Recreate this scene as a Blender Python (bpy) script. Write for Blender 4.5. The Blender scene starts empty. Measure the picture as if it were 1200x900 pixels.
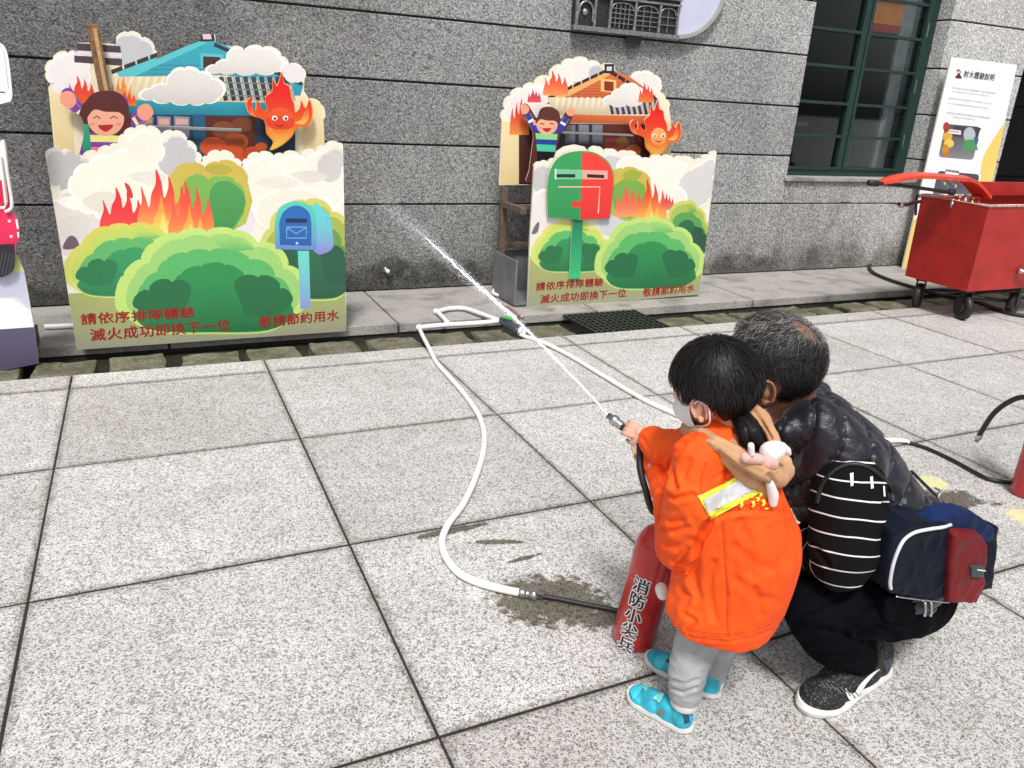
import bpy, bmesh, math, random
import numpy as np
from mathutils import Vector, Matrix, Euler, noise
from mathutils.bvhtree import BVHTree
from mathutils.geometry import tessellate_polygon
random.seed(7); rng = np.random.default_rng(7)
SC = bpy.context.scene
COL = SC.collection
# ---------------------------------------------------------------- camera
CAM_H = 1.42
EUL = Euler((1.217471830822224, -0.05549274921945211, -0.42669494391225904), 'XYZ')
FPX = 914.0
cd = bpy.data.cameras.new('camera'); cam = bpy.data.objects.new('camera', cd); COL.objects.link(cam)
cam.location = (0, 0, CAM_H); cam.rotation_euler = EUL
cd.sensor_width = 36; cd.lens = FPX / 1200 * 36; cd.clip_start = 0.02; cd.clip_end = 500
SC.camera = cam
# ---------------------------------------------------------------- world, sun, exposure
SUN_EL, SUN_AZ = math.radians(58), math.radians(246)      # azimuth: direction the light comes from, from +X ccw
wd = bpy.data.worlds.new('World'); SC.world = wd; wd.use_nodes = True
wn = wd.node_tree.nodes; wl = wd.node_tree.links; wn.clear()
sky = wn.new('ShaderNodeTexSky'); sky.sky_type = 'NISHITA'; sky.sun_disc = False
sky.sun_elevation = SUN_EL; sky.sun_rotation = math.pi / 2 - SUN_AZ
sky.air_density = 1.0; sky.dust_density = 4.0; sky.ozone_density = 0.6
hs = wn.new('ShaderNodeHueSaturation'); hs.inputs['Saturation'].default_value = 0.28
bg = wn.new('ShaderNodeBackground'); bg.inputs['Strength'].default_value = 0.088
wo = wn.new('ShaderNodeOutputWorld')
wl.new(sky.outputs[0], hs.inputs['Color']); wl.new(hs.outputs[0], bg.inputs[0]); wl.new(bg.outputs[0], wo.inputs[0])
sd = bpy.data.lights.new('sun', 'SUN'); sd.energy = 2.0; sd.angle = math.radians(10); sd.color = (1, 0.985, 0.96)
sun = bpy.data.objects.new('sun', sd); COL.objects.link(sun)
sdir = Vector((math.cos(SUN_EL) * math.cos(SUN_AZ), math.cos(SUN_EL) * math.sin(SUN_AZ), math.sin(SUN_EL)))
sun.rotation_euler = sdir.to_track_quat('Z', 'Y').to_euler(); sun.location = sdir * 20
vs = SC.view_settings
vs.view_transform = 'Standard'; vs.look = 'None'; vs.exposure = 0.58; vs.gamma = 1; vs.use_curve_mapping = False
# ---------------------------------------------------------------- places measured with the camera
CM = EUL.to_matrix(); CO = Vector((0, 0, CAM_H))
def ray(u, v):
    return (CM @ Vector((u - 600, 450 - v, -FPX))).normalized()
def A(u, v, y):      # the point on the vertical plane Y = y
    d = ray(u, v); return CO + d * (y / d.y)
def G(u, v, z=0.0):  # the point on the level plane Z = z
    d = ray(u, v); return CO + d * ((z - CAM_H) / d.z)
def AX(u, v, x):
    d = ray(u, v); return CO + d * (x / d.x)
WY = 5.593           # face of the wall
# ---------------------------------------------------------------- object helpers
def link(o, parent=None):
    COL.objects.link(o)
    if parent is not None: o.parent = parent
    return o
def thing(name, label, cat, loc=(0, 0, 0), group=None):
    o = bpy.data.objects.new(name, None); o.empty_display_size = .1; link(o)
    o.location = loc; o['label'] = label; o['category'] = cat
    if group: o['group'] = group
    return o
def tag(o, label=None, cat=None, group=None, kind=None):
    if label: o['label'] = label
    if cat: o['category'] = cat
    if group: o['group'] = group
    if kind: o['kind'] = kind
    return o
def setloc(mesh, parent):
    """meshes are written in world coordinates; parts of an Empty are moved into its frame"""
    if parent is not None:
        off = Vector(parent.location)
        p = parent.parent
        while p is not None: off = off + Vector(p.location); p = p.parent
        mesh.transform(Matrix.Translation(-off))
def obj(name, mesh, mat=None, parent=None, smooth=False):
    if isinstance(mesh, bmesh.types.BMesh):
        m = bpy.data.meshes.new(name); mesh.to_mesh(m); mesh.free(); mesh = m
    if mat is not None:
        for mm in (mat if isinstance(mat, (list, tuple)) else [mat]): mesh.materials.append(mm)
    if smooth: mesh.shade_smooth()
    setloc(mesh, parent)
    o = bpy.data.objects.new(name, mesh); return link(o, parent)
def pyobj(name, vs_, fs, mat=None, parent=None, smooth=False, colors=None):
    m = bpy.data.meshes.new(name); m.from_pydata([tuple(v) for v in vs_], [], fs); m.update()
    if colors is not None:
        a = m.color_attributes.new('Col', 'FLOAT_COLOR', 'POINT')
        a.data.foreach_set('color', np.array(colors, dtype=np.float32).ravel())
    return obj(name, m, mat, parent, smooth)
def bm_box(bm, lo, hi, bevel=0, mat=None, M=None):
    lo = Vector(lo); hi = Vector(hi)
    r = bmesh.ops.create_cube(bm, size=1)
    S = Matrix.Translation((lo + hi) / 2) @ Matrix.Diagonal((*(hi - lo), 1))
    if M is not None: S = M @ S
    bmesh.ops.transform(bm, matrix=S, verts=r['verts'])
    es = list({e for v in r['verts'] for e in v.link_edges})
    if bevel: bmesh.ops.bevel(bm, geom=es, offset=bevel, segments=2, affect='EDGES', profile=.6)
    return bm
def box(name, lo, hi, mat, parent=None, bevel=0, M=None, smooth=False):
    bm = bmesh.new(); bm_box(bm, lo, hi, bevel, M=M); return obj(name, bm, mat, parent, smooth)
def frame_of(t):
    t = t.normalized(); a = Vector((0, 0, 1)) if abs(t.z) < .9 else Vector((1, 0, 0))
    n = t.cross(a).normalized(); return n, t.cross(n).normalized()
def spline(pts, per=8, closed=False):
    pts = [Vector(p) for p in pts]; n = len(pts); out = []
    rngs = range(n) if closed else range(n - 1)
    for i in rngs:
        if closed: p0, p1, p2, p3 = pts[i - 1], pts[i], pts[(i + 1) % n], pts[(i + 2) % n]
        else: p0, p1, p2, p3 = pts[max(i - 1, 0)], pts[i], pts[i + 1], pts[min(i + 2, n - 1)]
        for k in range(per):
            t = k / per
            out.append(.5 * ((2 * p1) + (p2 - p0) * t + (2 * p0 - 5 * p1 + 4 * p2 - p3) * t * t + (3 * p1 - p0 - 3 * p2 + p3) * t ** 3))
    if not closed: out.append(pts[-1])
    return out
def tube_data(path, radii, seg=10, cap=True):
    n = len(path)
    if not hasattr(radii, '__len__'): radii = [radii] * n
    V = []; F = []; N = None
    for i, p in enumerate(path):
        t = (path[min(i + 1, n - 1)] - path[max(i - 1, 0)])
        if t.length < 1e-9: t = Vector((0, 0, 1))
        t.normalize()
        if N is None: N, B = frame_of(t)
        else:
            N = (N - t * N.dot(t)).normalized(); B = t.cross(N)
        for k in range(seg):
            a = 2 * math.pi * k / seg; V.append(p + (N * math.cos(a) + B * math.sin(a)) * radii[i])
    for i in range(n - 1):
        for k in range(seg):
            a = i * seg + k; b = i * seg + (k + 1) % seg; F.append((a, b, b + seg, a + seg))
    if cap: F.append(tuple(range(seg))[::-1]); F.append(tuple(range((n - 1) * seg, n * seg)))
    return V, F
def tube(name, pts, r, mat, parent=None, seg=10, per=8, smooth=True, straight=False):
    path = [Vector(p) for p in pts] if straight else spline(pts, per)
    if hasattr(r, '__len__') and len(r) == len(pts) and not straight:
        r = [r[min(int(i / per), len(r) - 2)] * (1 - (i / per - min(int(i / per), len(r) - 2))) + r[min(int(i / per), len(r) - 2) + 1] * (i / per - min(int(i / per), len(r) - 2)) for i in range(len(path))]
    V, F = tube_data(path, r, seg); return pyobj(name, V, F, mat, parent, smooth)
def tubes(name, lst, mat, parent=None, seg=6, smooth=True):
    V = []; F = []
    for path, r in lst:
        v, f = tube_data([Vector(p) for p in path], r, seg); o = len(V); V += v; F += [tuple(i + o for i in q) for q in f]
    return pyobj(name, V, F, mat, parent, smooth)
def rot_to(direction, up=(0, 0, 1)):
    return Vector(direction).to_track_quat('Z', 'Y').to_matrix().to_4x4()
def lathe(name, prof, base, axis, mat, parent=None, seg=40, smooth=True):
    """prof: list of (radius, height) turned about the axis from base"""
    M = Matrix.Translation(base) @ rot_to(axis); V = []; F = []
    for r, h in prof:
        for k in range(seg): V.append(M @ Vector((r * math.cos(2 * math.pi * k / seg), r * math.sin(2 * math.pi * k / seg), h)))
    for i in range(len(prof) - 1):
        for k in range(seg):
            a = i * seg + k; b = i * seg + (k + 1) % seg; F.append((a, b, b + seg, a + seg))
    F.append(tuple(range(seg))[::-1]); F.append(tuple(range((len(prof) - 1) * seg, len(prof) * seg)))
    return pyobj(name, V, F, mat, parent, smooth)
# ---------------------------------------------------------------- materials
def s2l(c): return c / 12.92 if c <= .04045 else ((c + .055) / 1.055) ** 2.4
def hexc(h): h = h.lstrip('#'); return tuple(s2l(int(h[i:i + 2], 16) / 255) for i in (0, 2, 4)) + (1,)
class NT:
    def __init__(s, name):
        s.m = bpy.data.materials.new(name); s.m.use_nodes = True; s.t = s.m.node_tree; s.b = s.t.nodes['Principled BSDF']
    def n(s, ty, ins=None, **kw):
        x = s.t.nodes.new(ty)
        for k, v in kw.items(): setattr(x, k, v)
        for k, v in (ins or {}).items():
            if isinstance(v, bpy.types.NodeSocket): s.t.links.new(v, x.inputs[k])
            else: x.inputs[k].default_value = v
        return x
    def l(s, a, b): s.t.links.new(a, b)
    def set(s, k, v):
        if isinstance(v, bpy.types.NodeSocket): s.l(v, s.b.inputs[k])
        else: s.b.inputs[k].default_value = v
    def coord(s): return s.n('ShaderNodeTexCoord').outputs['Object']
    def noise(s, sc, det=4, rough=.55, vec=None, dist=0):
        return s.n('ShaderNodeTexNoise', {'Vector': vec or s.coord(), 'Scale': sc, 'Detail': det, 'Roughness': rough, 'Distortion': dist}).outputs['Fac']
    def ramp(s, fac, stops, interp='LINEAR'):
        r = s.n('ShaderNodeValToRGB', {'Fac': fac}); e = r.color_ramp.elements; r.color_ramp.interpolation = interp
        while len(e) < len(stops): e.new(.5)
        for i, (p, c) in enumerate(stops):
            e[i].position = p; e[i].color = c if isinstance(c, tuple) else (c, c, c, 1)
        return r.outputs['Color']
    def mix(s, f, a, b, mode='MIX'):
        x = s.n('ShaderNodeMix', data_type='RGBA', blend_type=mode)
        for k, v in ((0, f), (6, a), (7, b)):
            if isinstance(v, bpy.types.NodeSocket): s.l(v, x.inputs[k])
            else: x.inputs[k].default_value = v
        return x.outputs[2]
    def math(s, op, a, b=0):
        x = s.n('ShaderNodeMath', operation=op)
        for k, v in ((0, a), (1, b)):
            if isinstance(v, bpy.types.NodeSocket): s.l(v, x.inputs[k])
            else: x.inputs[k].default_value = v
        return x.outputs[0]
    def bump(s, h, strength=.3, dist=.01):
        b = s.n('ShaderNodeBump', {'Height': h, 'Strength': strength, 'Distance': dist}); s.l(b.outputs[0], s.b.inputs['Normal'])
def c4(c): return c if len(c) == 4 else tuple(c) + (1,)
def simple(name, c, rough=.5, metal=0, var=.15, vs_=12, bump=0, bs=200, coat=0, spec=.5, bdist=.002):
    t = NT(name); c = c4(c)
    if var:
        f = t.noise(vs_, 5); dark = tuple(x * (1 - var) for x in c[:3]) + (1,); lite = tuple(min(1, x * (1 + var)) for x in c[:3]) + (1,)
        t.set('Base Color', t.ramp(f, [(.3, dark), (.7, lite)]))
        t.set('Roughness', t.math('MULTIPLY_ADD', f, .2) if False else rough)
    else: t.set('Base Color', c); t.set('Roughness', rough)
    t.set('Metallic', metal); t.set('Coat Weight', coat); t.set('Specular IOR Level', spec)
    if bump: t.bump(t.noise(bs, 3), bump, bdist)
    return t.m
TWc, TDc = .9095, .8743
# ---- stone surfaces
def m_slab():
    t = NT('washed_granite_paving'); g = t.n('ShaderNodeNewGeometry').outputs['Position']
    rnd = t.n('ShaderNodeObjectInfo').outputs['Random']
    v = t.n('ShaderNodeTexVoronoi', {'Vector': g, 'Scale': 300.0, 'Randomness': 1.0}, feature='F1')
    cell = t.n('ShaderNodeSeparateColor', {'Color': v.outputs['Color']}).outputs[0]
    v2 = t.n('ShaderNodeTexVoronoi', {'Vector': g, 'Scale': 120.0}, feature='F1')
    cell2 = t.n('ShaderNodeSeparateColor', {'Color': v2.outputs['Color']}).outputs[1]
    base = t.ramp(cell, [(0, (.04, .04, .04, 1)), (.09, (.15, .145, .14, 1)), (.18, (.40, .42, .40, 1)), (.32, (.66, .645, .625, 1)), (.60, (.82, .81, .795, 1)), (1, (.87, .86, .845, 1))], 'CONSTANT')
    c2 = t.ramp(cell2, [(0, (.30, .29, .28, 1)), (.09, (.42, .37, .31, 1)), (.15, (.9, .9, .9, 1)), (.6, (1, 1, 1, 1))], 'CONSTANT')
    col = t.mix(.24, t.mix(.70, base, c2, 'MULTIPLY'), (.60, .59, .575, 1))
    big = t.noise(1.6, 5, .6, vec=g)
    col = t.mix(.8, col, t.ramp(big, [(.3, (.80, .785, .76, 1)), (.7, (1, 1, 1, 1))]), 'MULTIPLY')
    sm = t.noise(9, 4, .6, vec=g)
    col = t.mix(.6, col, t.ramp(sm, [(.35, (.82, .81, .8, 1)), (.65, (1, 1, 1, 1))]), 'MULTIPLY')
    tone = t.ramp(rnd, [(0, (.84, .83, .82, 1)), (1, (1, 1, 1, 1))]); col = t.mix(1, col, tone, 'MULTIPLY')
    # dirt gathered along the slab edges, and small trodden-in spots
    so = t.n('ShaderNodeSeparateXYZ', {'Vector': t.coord()})
    ex = t.math('MINIMUM', so.outputs[0], t.math('SUBTRACT', TWc, so.outputs[0])); ey = t.math('MINIMUM', so.outputs[1], t.math('SUBTRACT', TDc, so.outputs[1]))
    ed = t.math('ADD', t.math('MINIMUM', ex, ey), t.math('MULTIPLY', t.math('SUBTRACT', t.noise(16, 6, .7, vec=g), .5), .05))
    col = t.mix(1, col, t.ramp(ed, [(0.0, (.62, .60, .57, 1)), (.022, (1, 1, 1, 1))]), 'MULTIPLY')
    sp = t.n('ShaderNodeTexVoronoi', {'Vector': g, 'Scale': 1.7}, feature='F1'); pick = t.n('ShaderNodeSeparateColor', {'Color': sp.outputs['Color']}).outputs[0]
    spot = t.math('ADD', sp.outputs['Distance'], t.math('MULTIPLY', t.noise(40, 3, vec=g), .012)); spot = t.math('ADD', spot, t.math('MULTIPLY', t.math('GREATER_THAN', pick, .35), 1))
    col = t.mix(t.ramp(spot, [(.022, .75), (.032, 0.0)]), col, (.20, .19, .18, 1))
    # faded yellow paint marks on the slabs
    for (x, y, r) in ((2.90, 1.90, .06), (2.99, 1.56, .07), (3.06, 1.43, .05)):
        dd = t.n('ShaderNodeVectorMath', {0: g, 1: (x, y, 0)}, operation='DISTANCE').outputs['Value']
        k = t.math('ADD', dd, t.math('MULTIPLY', t.math('SUBTRACT', t.noise(30, 4, .7, vec=g), .5), r * 1.2))
        col = t.mix(t.ramp(k, [(r * .8, .55), (r * 1.1, 0.0)]), col, (.80, .72, .25, 1))
    # damp patches with shapes of their own: beside the extinguisher, along the joints, by the far extinguisher
    sep = t.n('ShaderNodeSeparateXYZ', {'Vector': g})
    wet = None
    for (x, y, rx, ry, ang) in WET:
        mp = t.n('ShaderNodeMapping', {'Vector': g, 'Location': (0, 0, 0)}); mp.vector_type = 'TEXTURE'
        mp.inputs['Location'].default_value = (x, y, 0); mp.inputs['Rotation'].default_value = (0, 0, ang); mp.inputs['Scale'].default_value = (rx, ry, 1e3)
        ln = t.n('ShaderNodeVectorMath', {0: mp.outputs[0]}, operation='LENGTH').outputs['Value']
        k = t.math('ADD', ln, t.math('MULTIPLY', t.math('SUBTRACT', t.noise(26, 7, .72, vec=g), .5), 2.0))
        w = t.ramp(k, [(.80, 1.0), (1.10, 0.0)])
        wet = w if wet is None else t.mix(1, wet, w, 'LIGHTEN')
    col = t.mix(wet, col, t.mix(1, col, (.27, .245, .20, 1), 'MULTIPLY'))
    t.set('Base Color', col)
    t.set('Roughness', t.ramp(wet, [(0, .82), (1, .30)]))
    t.set('Specular IOR Level', .35)
    t.bump(v.outputs['Distance'], .35, .002)
    return t.m
WET = [(1.0, 1.73, .19, .135, -.35), (.86, 2.20, .15, .022, .05), (.98, 2.08, .10, .016, -.3), (1.02, 1.96, .07, .012, 0.1), (2.60, 1.95, .50, .055, -.62), (2.86, 1.76, .10, .07, 0.2), (1.1, 1.60, .09, .05, 0)]
M_slab = m_slab()
def m_wall(name, dark=1.0):
    t = NT(name); g = t.n('ShaderNodeNewGeometry').outputs['Position']
    v = t.n('ShaderNodeTexVoronoi', {'Vector': g, 'Scale': 120.0}, feature='F1')
    cell = t.n('ShaderNodeSeparateColor', {'Color': v.outputs['Color']}).outputs[0]
    col = t.ramp(cell, [(0, .16), (.12, .25), (.3, .36), (.55, .45), (.8, .54), (.94, .66)], 'CONSTANT')
    v2 = t.n('ShaderNodeTexVoronoi', {'Vector': g, 'Scale': 165.0}, feature='F1')
    c2 = t.n('ShaderNodeSeparateColor', {'Color': v2.outputs['Color']}).outputs[1]
    col = t.mix(.6, col, t.ramp(c2, [(0, .5), (.2, .85), (.5, 1.0)], 'CONSTANT'), 'MULTIPLY')
    mp = t.n('ShaderNodeMapping', {'Vector': g, 'Scale': (1, 1, .35)}).outputs[0]
    col = t.mix(.85, col, t.ramp(t.noise(1.7, 6, .62, vec=mp), [(.3, .62), (.55, .95), (.75, 1.0)]), 'MULTIPLY')
    # darker to the left, paler to the right; the foot is stained by splashes
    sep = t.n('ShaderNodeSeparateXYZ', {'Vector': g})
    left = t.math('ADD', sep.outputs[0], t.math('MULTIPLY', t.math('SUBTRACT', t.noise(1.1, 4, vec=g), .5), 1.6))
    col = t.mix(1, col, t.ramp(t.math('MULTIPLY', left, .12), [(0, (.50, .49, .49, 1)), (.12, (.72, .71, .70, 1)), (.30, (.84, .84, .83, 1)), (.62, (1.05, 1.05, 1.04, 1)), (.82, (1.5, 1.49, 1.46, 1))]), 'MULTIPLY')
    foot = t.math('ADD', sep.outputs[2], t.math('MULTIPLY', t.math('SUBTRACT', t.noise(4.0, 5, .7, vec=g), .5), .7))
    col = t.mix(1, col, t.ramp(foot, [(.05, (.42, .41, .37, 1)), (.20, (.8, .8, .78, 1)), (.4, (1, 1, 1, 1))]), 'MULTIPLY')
    # splash stains low on the wall between the boards, and broad darker patches higher up
    for (x, z, rx, rz_, am) in ((1.62, .17, .22, .10, .75), (2.05, .12, .50, .13, .5), (1.3, .05, .9, .07, .4), (.9, 2.2, 1.1, .45, .35), (4.9, .08, .5, .10, .5), (6.1, .15, .5, .12, .35), (-.3, .5, .5, 1.2, .35)):
        mp2 = t.n('ShaderNodeMapping', {'Vector': g}); mp2.vector_type = 'TEXTURE'; mp2.inputs['Location'].default_value = (x, WY, z); mp2.inputs['Scale'].default_value = (rx, 50, rz_)
        ln = t.n('ShaderNodeVectorMath', {0: mp2.outputs[0]}, operation='LENGTH').outputs['Value']
        k = t.math('ADD', ln, t.math('MULTIPLY', t.math('SUBTRACT', t.noise(9, 6, .7, vec=g), .5), 1.6))
        col = t.mix(t.ramp(k, [(.55, am), (1.25, 0.0)]), col, t.mix(1, col, (.30, .30, .27, 1), 'MULTIPLY'))
    rnd = t.n('ShaderNodeObjectInfo').outputs['Random']
    col = t.mix(1, col, t.ramp(rnd, [(0, .88), (1, 1.08)]), 'MULTIPLY')
    if dark != 1: col = t.mix(1, col, (dark, dark, dark, 1), 'MULTIPLY')
    t.set('Base Color', col); t.set('Roughness', .85); t.set('Specular IOR Level', .3)
    t.bump(v.outputs['Distance'], .55, .006)
    return t.m
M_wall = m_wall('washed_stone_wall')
def m_moss(name, a, b, moss=.5):
    t = NT(name); g = t.n('ShaderNodeNewGeometry').outputs['Position']
    f = t.noise(60, 6, .7, vec=g); f2 = t.noise(7, 5, .65, vec=g)
    col = t.ramp(f, [(.3, a), (.7, b)])
    col = t.mix(t.ramp(f2, [(.42, 0.0), (.62, moss)]), col, (.045, .055, .012, 1))
    col = t.mix(t.ramp(t.noise(4, 4, .6, vec=g), [(.5, 0.0), (.7, .5)]), col, (.035, .025, .015, 1))
    t.set('Base Color', col); t.set('Roughness', .6); t.bump(f, .8, .01); return t.m
M_gstone = m_moss('mossy_gutter_stone', (.06, .052, .034, 1), (.30, .275, .20, 1), .7)
M_apron = m_moss('damp_stone_apron', (.28, .26, .24, 1), (.52, .50, .47, 1), .12)
M_curb = m_moss('pale_concrete_curb', (.36, .35, .33, 1), (.60, .59, .57, 1), .12)
M_gutdark = m_moss('shadowed_gutter_bed', (.006, .006, .005, 1), (.02, .018, .012, 1), .3)  # near black: the shadow in the channel is put into the bed colour
M_ground = simple('plain_concrete_ground', (.42, .41, .40), .9, var=.15, vs_=2, bump=.3)
M_joint = simple('dark_joint_mortar', (.022, .021, .02), .9, var=.4, vs_=40)
M_iron = simple('wet_cast_iron', (.06, .06, .06), .45, .6, var=.4, vs_=60, bump=.3)
M_green = simple('dark_green_window_paint', (.010, .034, .030), .38, var=.25, vs_=20, bump=.1)
M_dark = simple('unlit_room_black', (.012, .011, .012), .9, var=.2)  # near black all over: the room's lack of light put into its colour
M_doorblack = simple('unlit_doorway_black', (.0025, .0025, .003), .8, var=.2, spec=.15)  # black leaf and jamb: the dark of the open doorway put into their colour
M_white = simple('white_plastic', (.78, .78, .77), .4, var=.05)
M_black = simple('black_rubber', (.012, .012, .013), .5, var=.2, bump=.1)
M_chrome = simple('worn_steel', (.55, .55, .55), .28, 1, var=.15, vs_=60)
M_brass = simple('worn_brass', (.55, .42, .22), .35, 1, var=.2, vs_=60)
def m_glass():
    t = NT('window_glass'); b = t.b
    t.set('Base Color', (.9, .95, .93, 1)); t.set('Roughness', .03); t.set('IOR', 1.45)
    gl = t.n('ShaderNodeBsdfGlossy', {'Roughness': .03, 'Color': (.9, .95, .95, 1)}); tr = t.n('ShaderNodeBsdfTransparent', {'Color': (.88, .92, .91, 1)})
    fr = t.n('ShaderNodeFresnel', {'IOR': 1.27}); mx = t.n('ShaderNodeMixShader', {0: fr.outputs[0], 1: tr.outputs[0], 2: gl.outputs[0]})
    out = [n for n in t.t.nodes if n.type == 'OUTPUT_MATERIAL'][0]; t.l(mx.outputs[0], out.inputs[0]); return t.m
M_glass = m_glass()
def m_print(name='printed_board', rough=.42):
    t = NT(name); at = t.n('ShaderNodeVertexColor', layer_name='Col').outputs['Color']
    g = t.n('ShaderNodeNewGeometry').outputs['Position']
    col = t.mix(.5, at, t.ramp(t.noise(5, 6, .65, vec=g), [(.3, .86), (.65, 1.0)]), 'MULTIPLY')
    col = t.mix(.35, col, t.ramp(t.noise(60, 3, .6, vec=g), [(.3, .8), (.7, 1.0)]), 'MULTIPLY')
    t.set('Base Color', col); t.set('Roughness', rough); t.bump(t.noise(30, 3, vec=g), .04, .002); return t.m
M_print = m_print()
M_edge = simple('foam_board_edge', (.62, .62, .58), .6, var=.1)
M_wood = simple('weathered_brown_wood', (.12, .085, .068), .6, var=.4, vs_=30, bump=.3)
M_greybox = simple('grey_painted_plywood', (.17, .17, .18), .45, var=.18, vs_=9, bump=.1)
M_redink = simple('dark_red_lettering', hexc('#981814'), .5, var=.12, vs_=30)
# ================================================================ SETTING
for y0_, y1_ in ((-400, 4.197), (5.81, 400)): tag(box('ground', (-400, y0_, -.30), (400, y1_, -.032), M_ground), kind='structure')
X0, Y0, TW, TD = -.4112, 3.118, .9180, .8868
pavement = bpy.data.objects.new('pavement', None); link(pavement); tag(pavement, kind='structure')
bed = box('joint_mortar', (X0 - 8 * TW, Y0 - 10 * TD, -.031), (X0 + 14 * TW, 3.999, -.0032), M_joint, pavement)
def slab_mesh(w, d, h=.03, name='slab'):
    bm = bmesh.new(); bm_box(bm, (0, 0, -h), (w, d, 0), .0028)
    m = bpy.data.meshes.new(name); bm.to_mesh(m); bm.free(); m.materials.append(M_slab); return m
sm = slab_mesh(TW - .0072, TD - .0105)
for i in range(-6, 13):
    for j in range(-8, 1):
        o = link(bpy.data.objects.new('slab', sm), pavement)
        o.rotation_euler = (0, 0, random.gauss(0, .0009)); o.location = (X0 + i * TW + .0048, Y0 + j * TD + .0048, random.uniform(-.0010, .0010))
# pale border strip beside the gutter
cm = slab_mesh(TW - .0085, .185, .03, 'border_slab'); cm.materials.clear(); cm.materials.append(M_slab)
for i in range(-6, 13):
    o = link(bpy.data.objects.new('border_slab', cm), pavement); o.location = (X0 + i * TW + .005, 4.011, .001)
# gutter: channel, mossy stones with dark slots, iron grate
gut = bpy.data.objects.new('gutter', None); link(gut); tag(gut, kind='structure')
box('channel_bed', (-6, 4.198, -.20), (12, 4.715, -.085), M_gutdark, gut)
def rough_block(w, d, h, seed, cuts=5, amp=.006, mat=None, bev=.006):
    bm = bmesh.new(); bm_box(bm, (0, 0, -h), (w, d, 0), bev)
    bmesh.ops.subdivide_edges(bm, edges=[e for e in bm.edges if e.calc_length() > .05], cuts=cuts, use_grid_fill=True)
    for v in bm.verts:
        n = noise.noise_vector(Vector(v.co) * 14 + Vector((seed * 7.1, seed * 3.3, 0))); v.co += n * amp
    m = bpy.data.meshes.new('gutter_stone'); bm.to_mesh(m); bm.free(); m.materials.append(mat or M_gstone); return m
gms = [rough_block(.268 + .012 * (s % 3), .235 + .015 * (s % 2), .08, s, amp=.011, bev=.014) for s in range(6)]
for k, i in enumerate(range(-16, 33)):
    x = -.27 + i * .3475
    if 2.65 < x + .15 < 3.15: continue
    o = link(bpy.data.objects.new('gutter_stone', gms[(i * 5 + 3) % 6]), gut); o.location = (x + .02, 4.225 + random.uniform(-.006, .01), -.004 + random.uniform(-.010, .003))
    o.rotation_euler = (random.uniform(-.05, .02), random.uniform(-.03, .03), random.uniform(-.05, .05))
# iron grate in front of the second board
gr = bmesh.new()
gx0, gx1, gy0, gy1 = 2.62, 3.20, 4.215, 4.68
for k in range(14): bm_box(gr, (gx0 + k * (gx1 - gx0) / 13 - .007, gy0, -.022), (gx0 + k * (gx1 - gx0) / 13 + .007, gy1, -.002), .002)
for k in range(9): bm_box(gr, (gx0 - .007, gy0 + k * (gy1 - gy0) / 8 - .006, -.026), (gx1 + .007, gy0 + k * (gy1 - gy0) / 8 + .006, -.006), .002)
obj('drain_grate', gr, M_iron, gut)
# stone apron between gutter and wall
apr = bpy.data.objects.new('apron', None); link(apr); tag(apr, kind='structure')
xs = [-6, -4.2, -2.5, -1.3, .05, 1.42, 2.9, 4.35, 5.85, 7.3, 8.8, 10.4, 12]
for a, b in zip(xs[:-1], xs[1:]):
    mm = rough_block(b - a - .014, .89, .06, a, cuts=3, amp=.0025, mat=M_apron, bev=.004); mm.name = 'apron_slab'
    o = link(bpy.data.objects.new('apron_slab', mm), apr); o.location = (a + .007, 4.705, .001)
box('apron_bed', (-6, 4.716, -.2), (12, 5.80, -.02), M_joint, apr)
# ---------------------------------------------------------------- the building
bld = thing('building_facade', 'long grey washed stone wall of wide courses behind the painted boards', 'wall', (0, WY, 0))
COURSE = [0.0, .637, 1.057, 1.475, 1.893, 2.315, 2.735, 3.155, 3.575]
WX0, WX1, WTOP, SILL = 5.32, 6.99, 2.735, .873
def course(x0, x1, z0, z1, y0=WY, y1=WY + .42):
    bm = bmesh.new(); bm_box(bm, (x0, y0, z0 + .007), (x1, y1, z1 - .007), .006)
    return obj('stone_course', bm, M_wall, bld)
box('joint_backing', (-6.4, WY + .018, 0), (WX0 - .02, WY + .40, 3.6), M_joint, bld)
box('joint_backing', (WX1 + .02, WY + .018, 0), (8.17, WY + .40, 3.6), M_joint, bld)
box('joint_backing', (WX0 - .019, WY + .018, 0), (WX1 + .019, WY + .40, SILL - .02), M_joint, bld)
for z0, z1 in zip(COURSE[:-1], COURSE[1:]):
    if z0 >= WTOP:
        course(-6.5, 12, z0, z1)
    else:
        course(-6.5, WX0, z0, z1); 
        course(WX1, 8.19, z0, z1)
        if z1 <= SILL: course(WX0 + .006, WX1 - .006, z0, z1)
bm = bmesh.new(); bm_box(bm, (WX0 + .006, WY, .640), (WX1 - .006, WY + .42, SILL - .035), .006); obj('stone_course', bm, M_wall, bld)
bm = bmesh.new(); bm_box(bm, (WX0 - .03, WY - .03, SILL - .034), (WX1 + .01, WY + .16, SILL), .005); obj('window_sill', bm, M_apron, bld)
box('joint_backing', (8.2, WY + .4, 2.3), (12, WY + .41, 3.6), M_joint, bld)
course(8.19 + .006, 12, 2.40, 2.735)
# dark doorway at the right
box('door_jamb', (8.192, WY + .30, 0), (8.26, WY + .42, 2.40), M_doorblack, bld)
dd = box('door', (8.262, WY + .36, 0.01), (9.30, WY + .41, 2.38), M_doorblack, bld, .004)
for k in range(3): box('door_panel', (8.36, WY + .345, .15 + k * .74), (9.20, WY + .359, .80 + k * .74), M_doorblack, dd, .006)
box('interior_wall', (9.31, WY + .40, 0), (12, WY + .44, 2.38), M_dark, bld)
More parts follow.
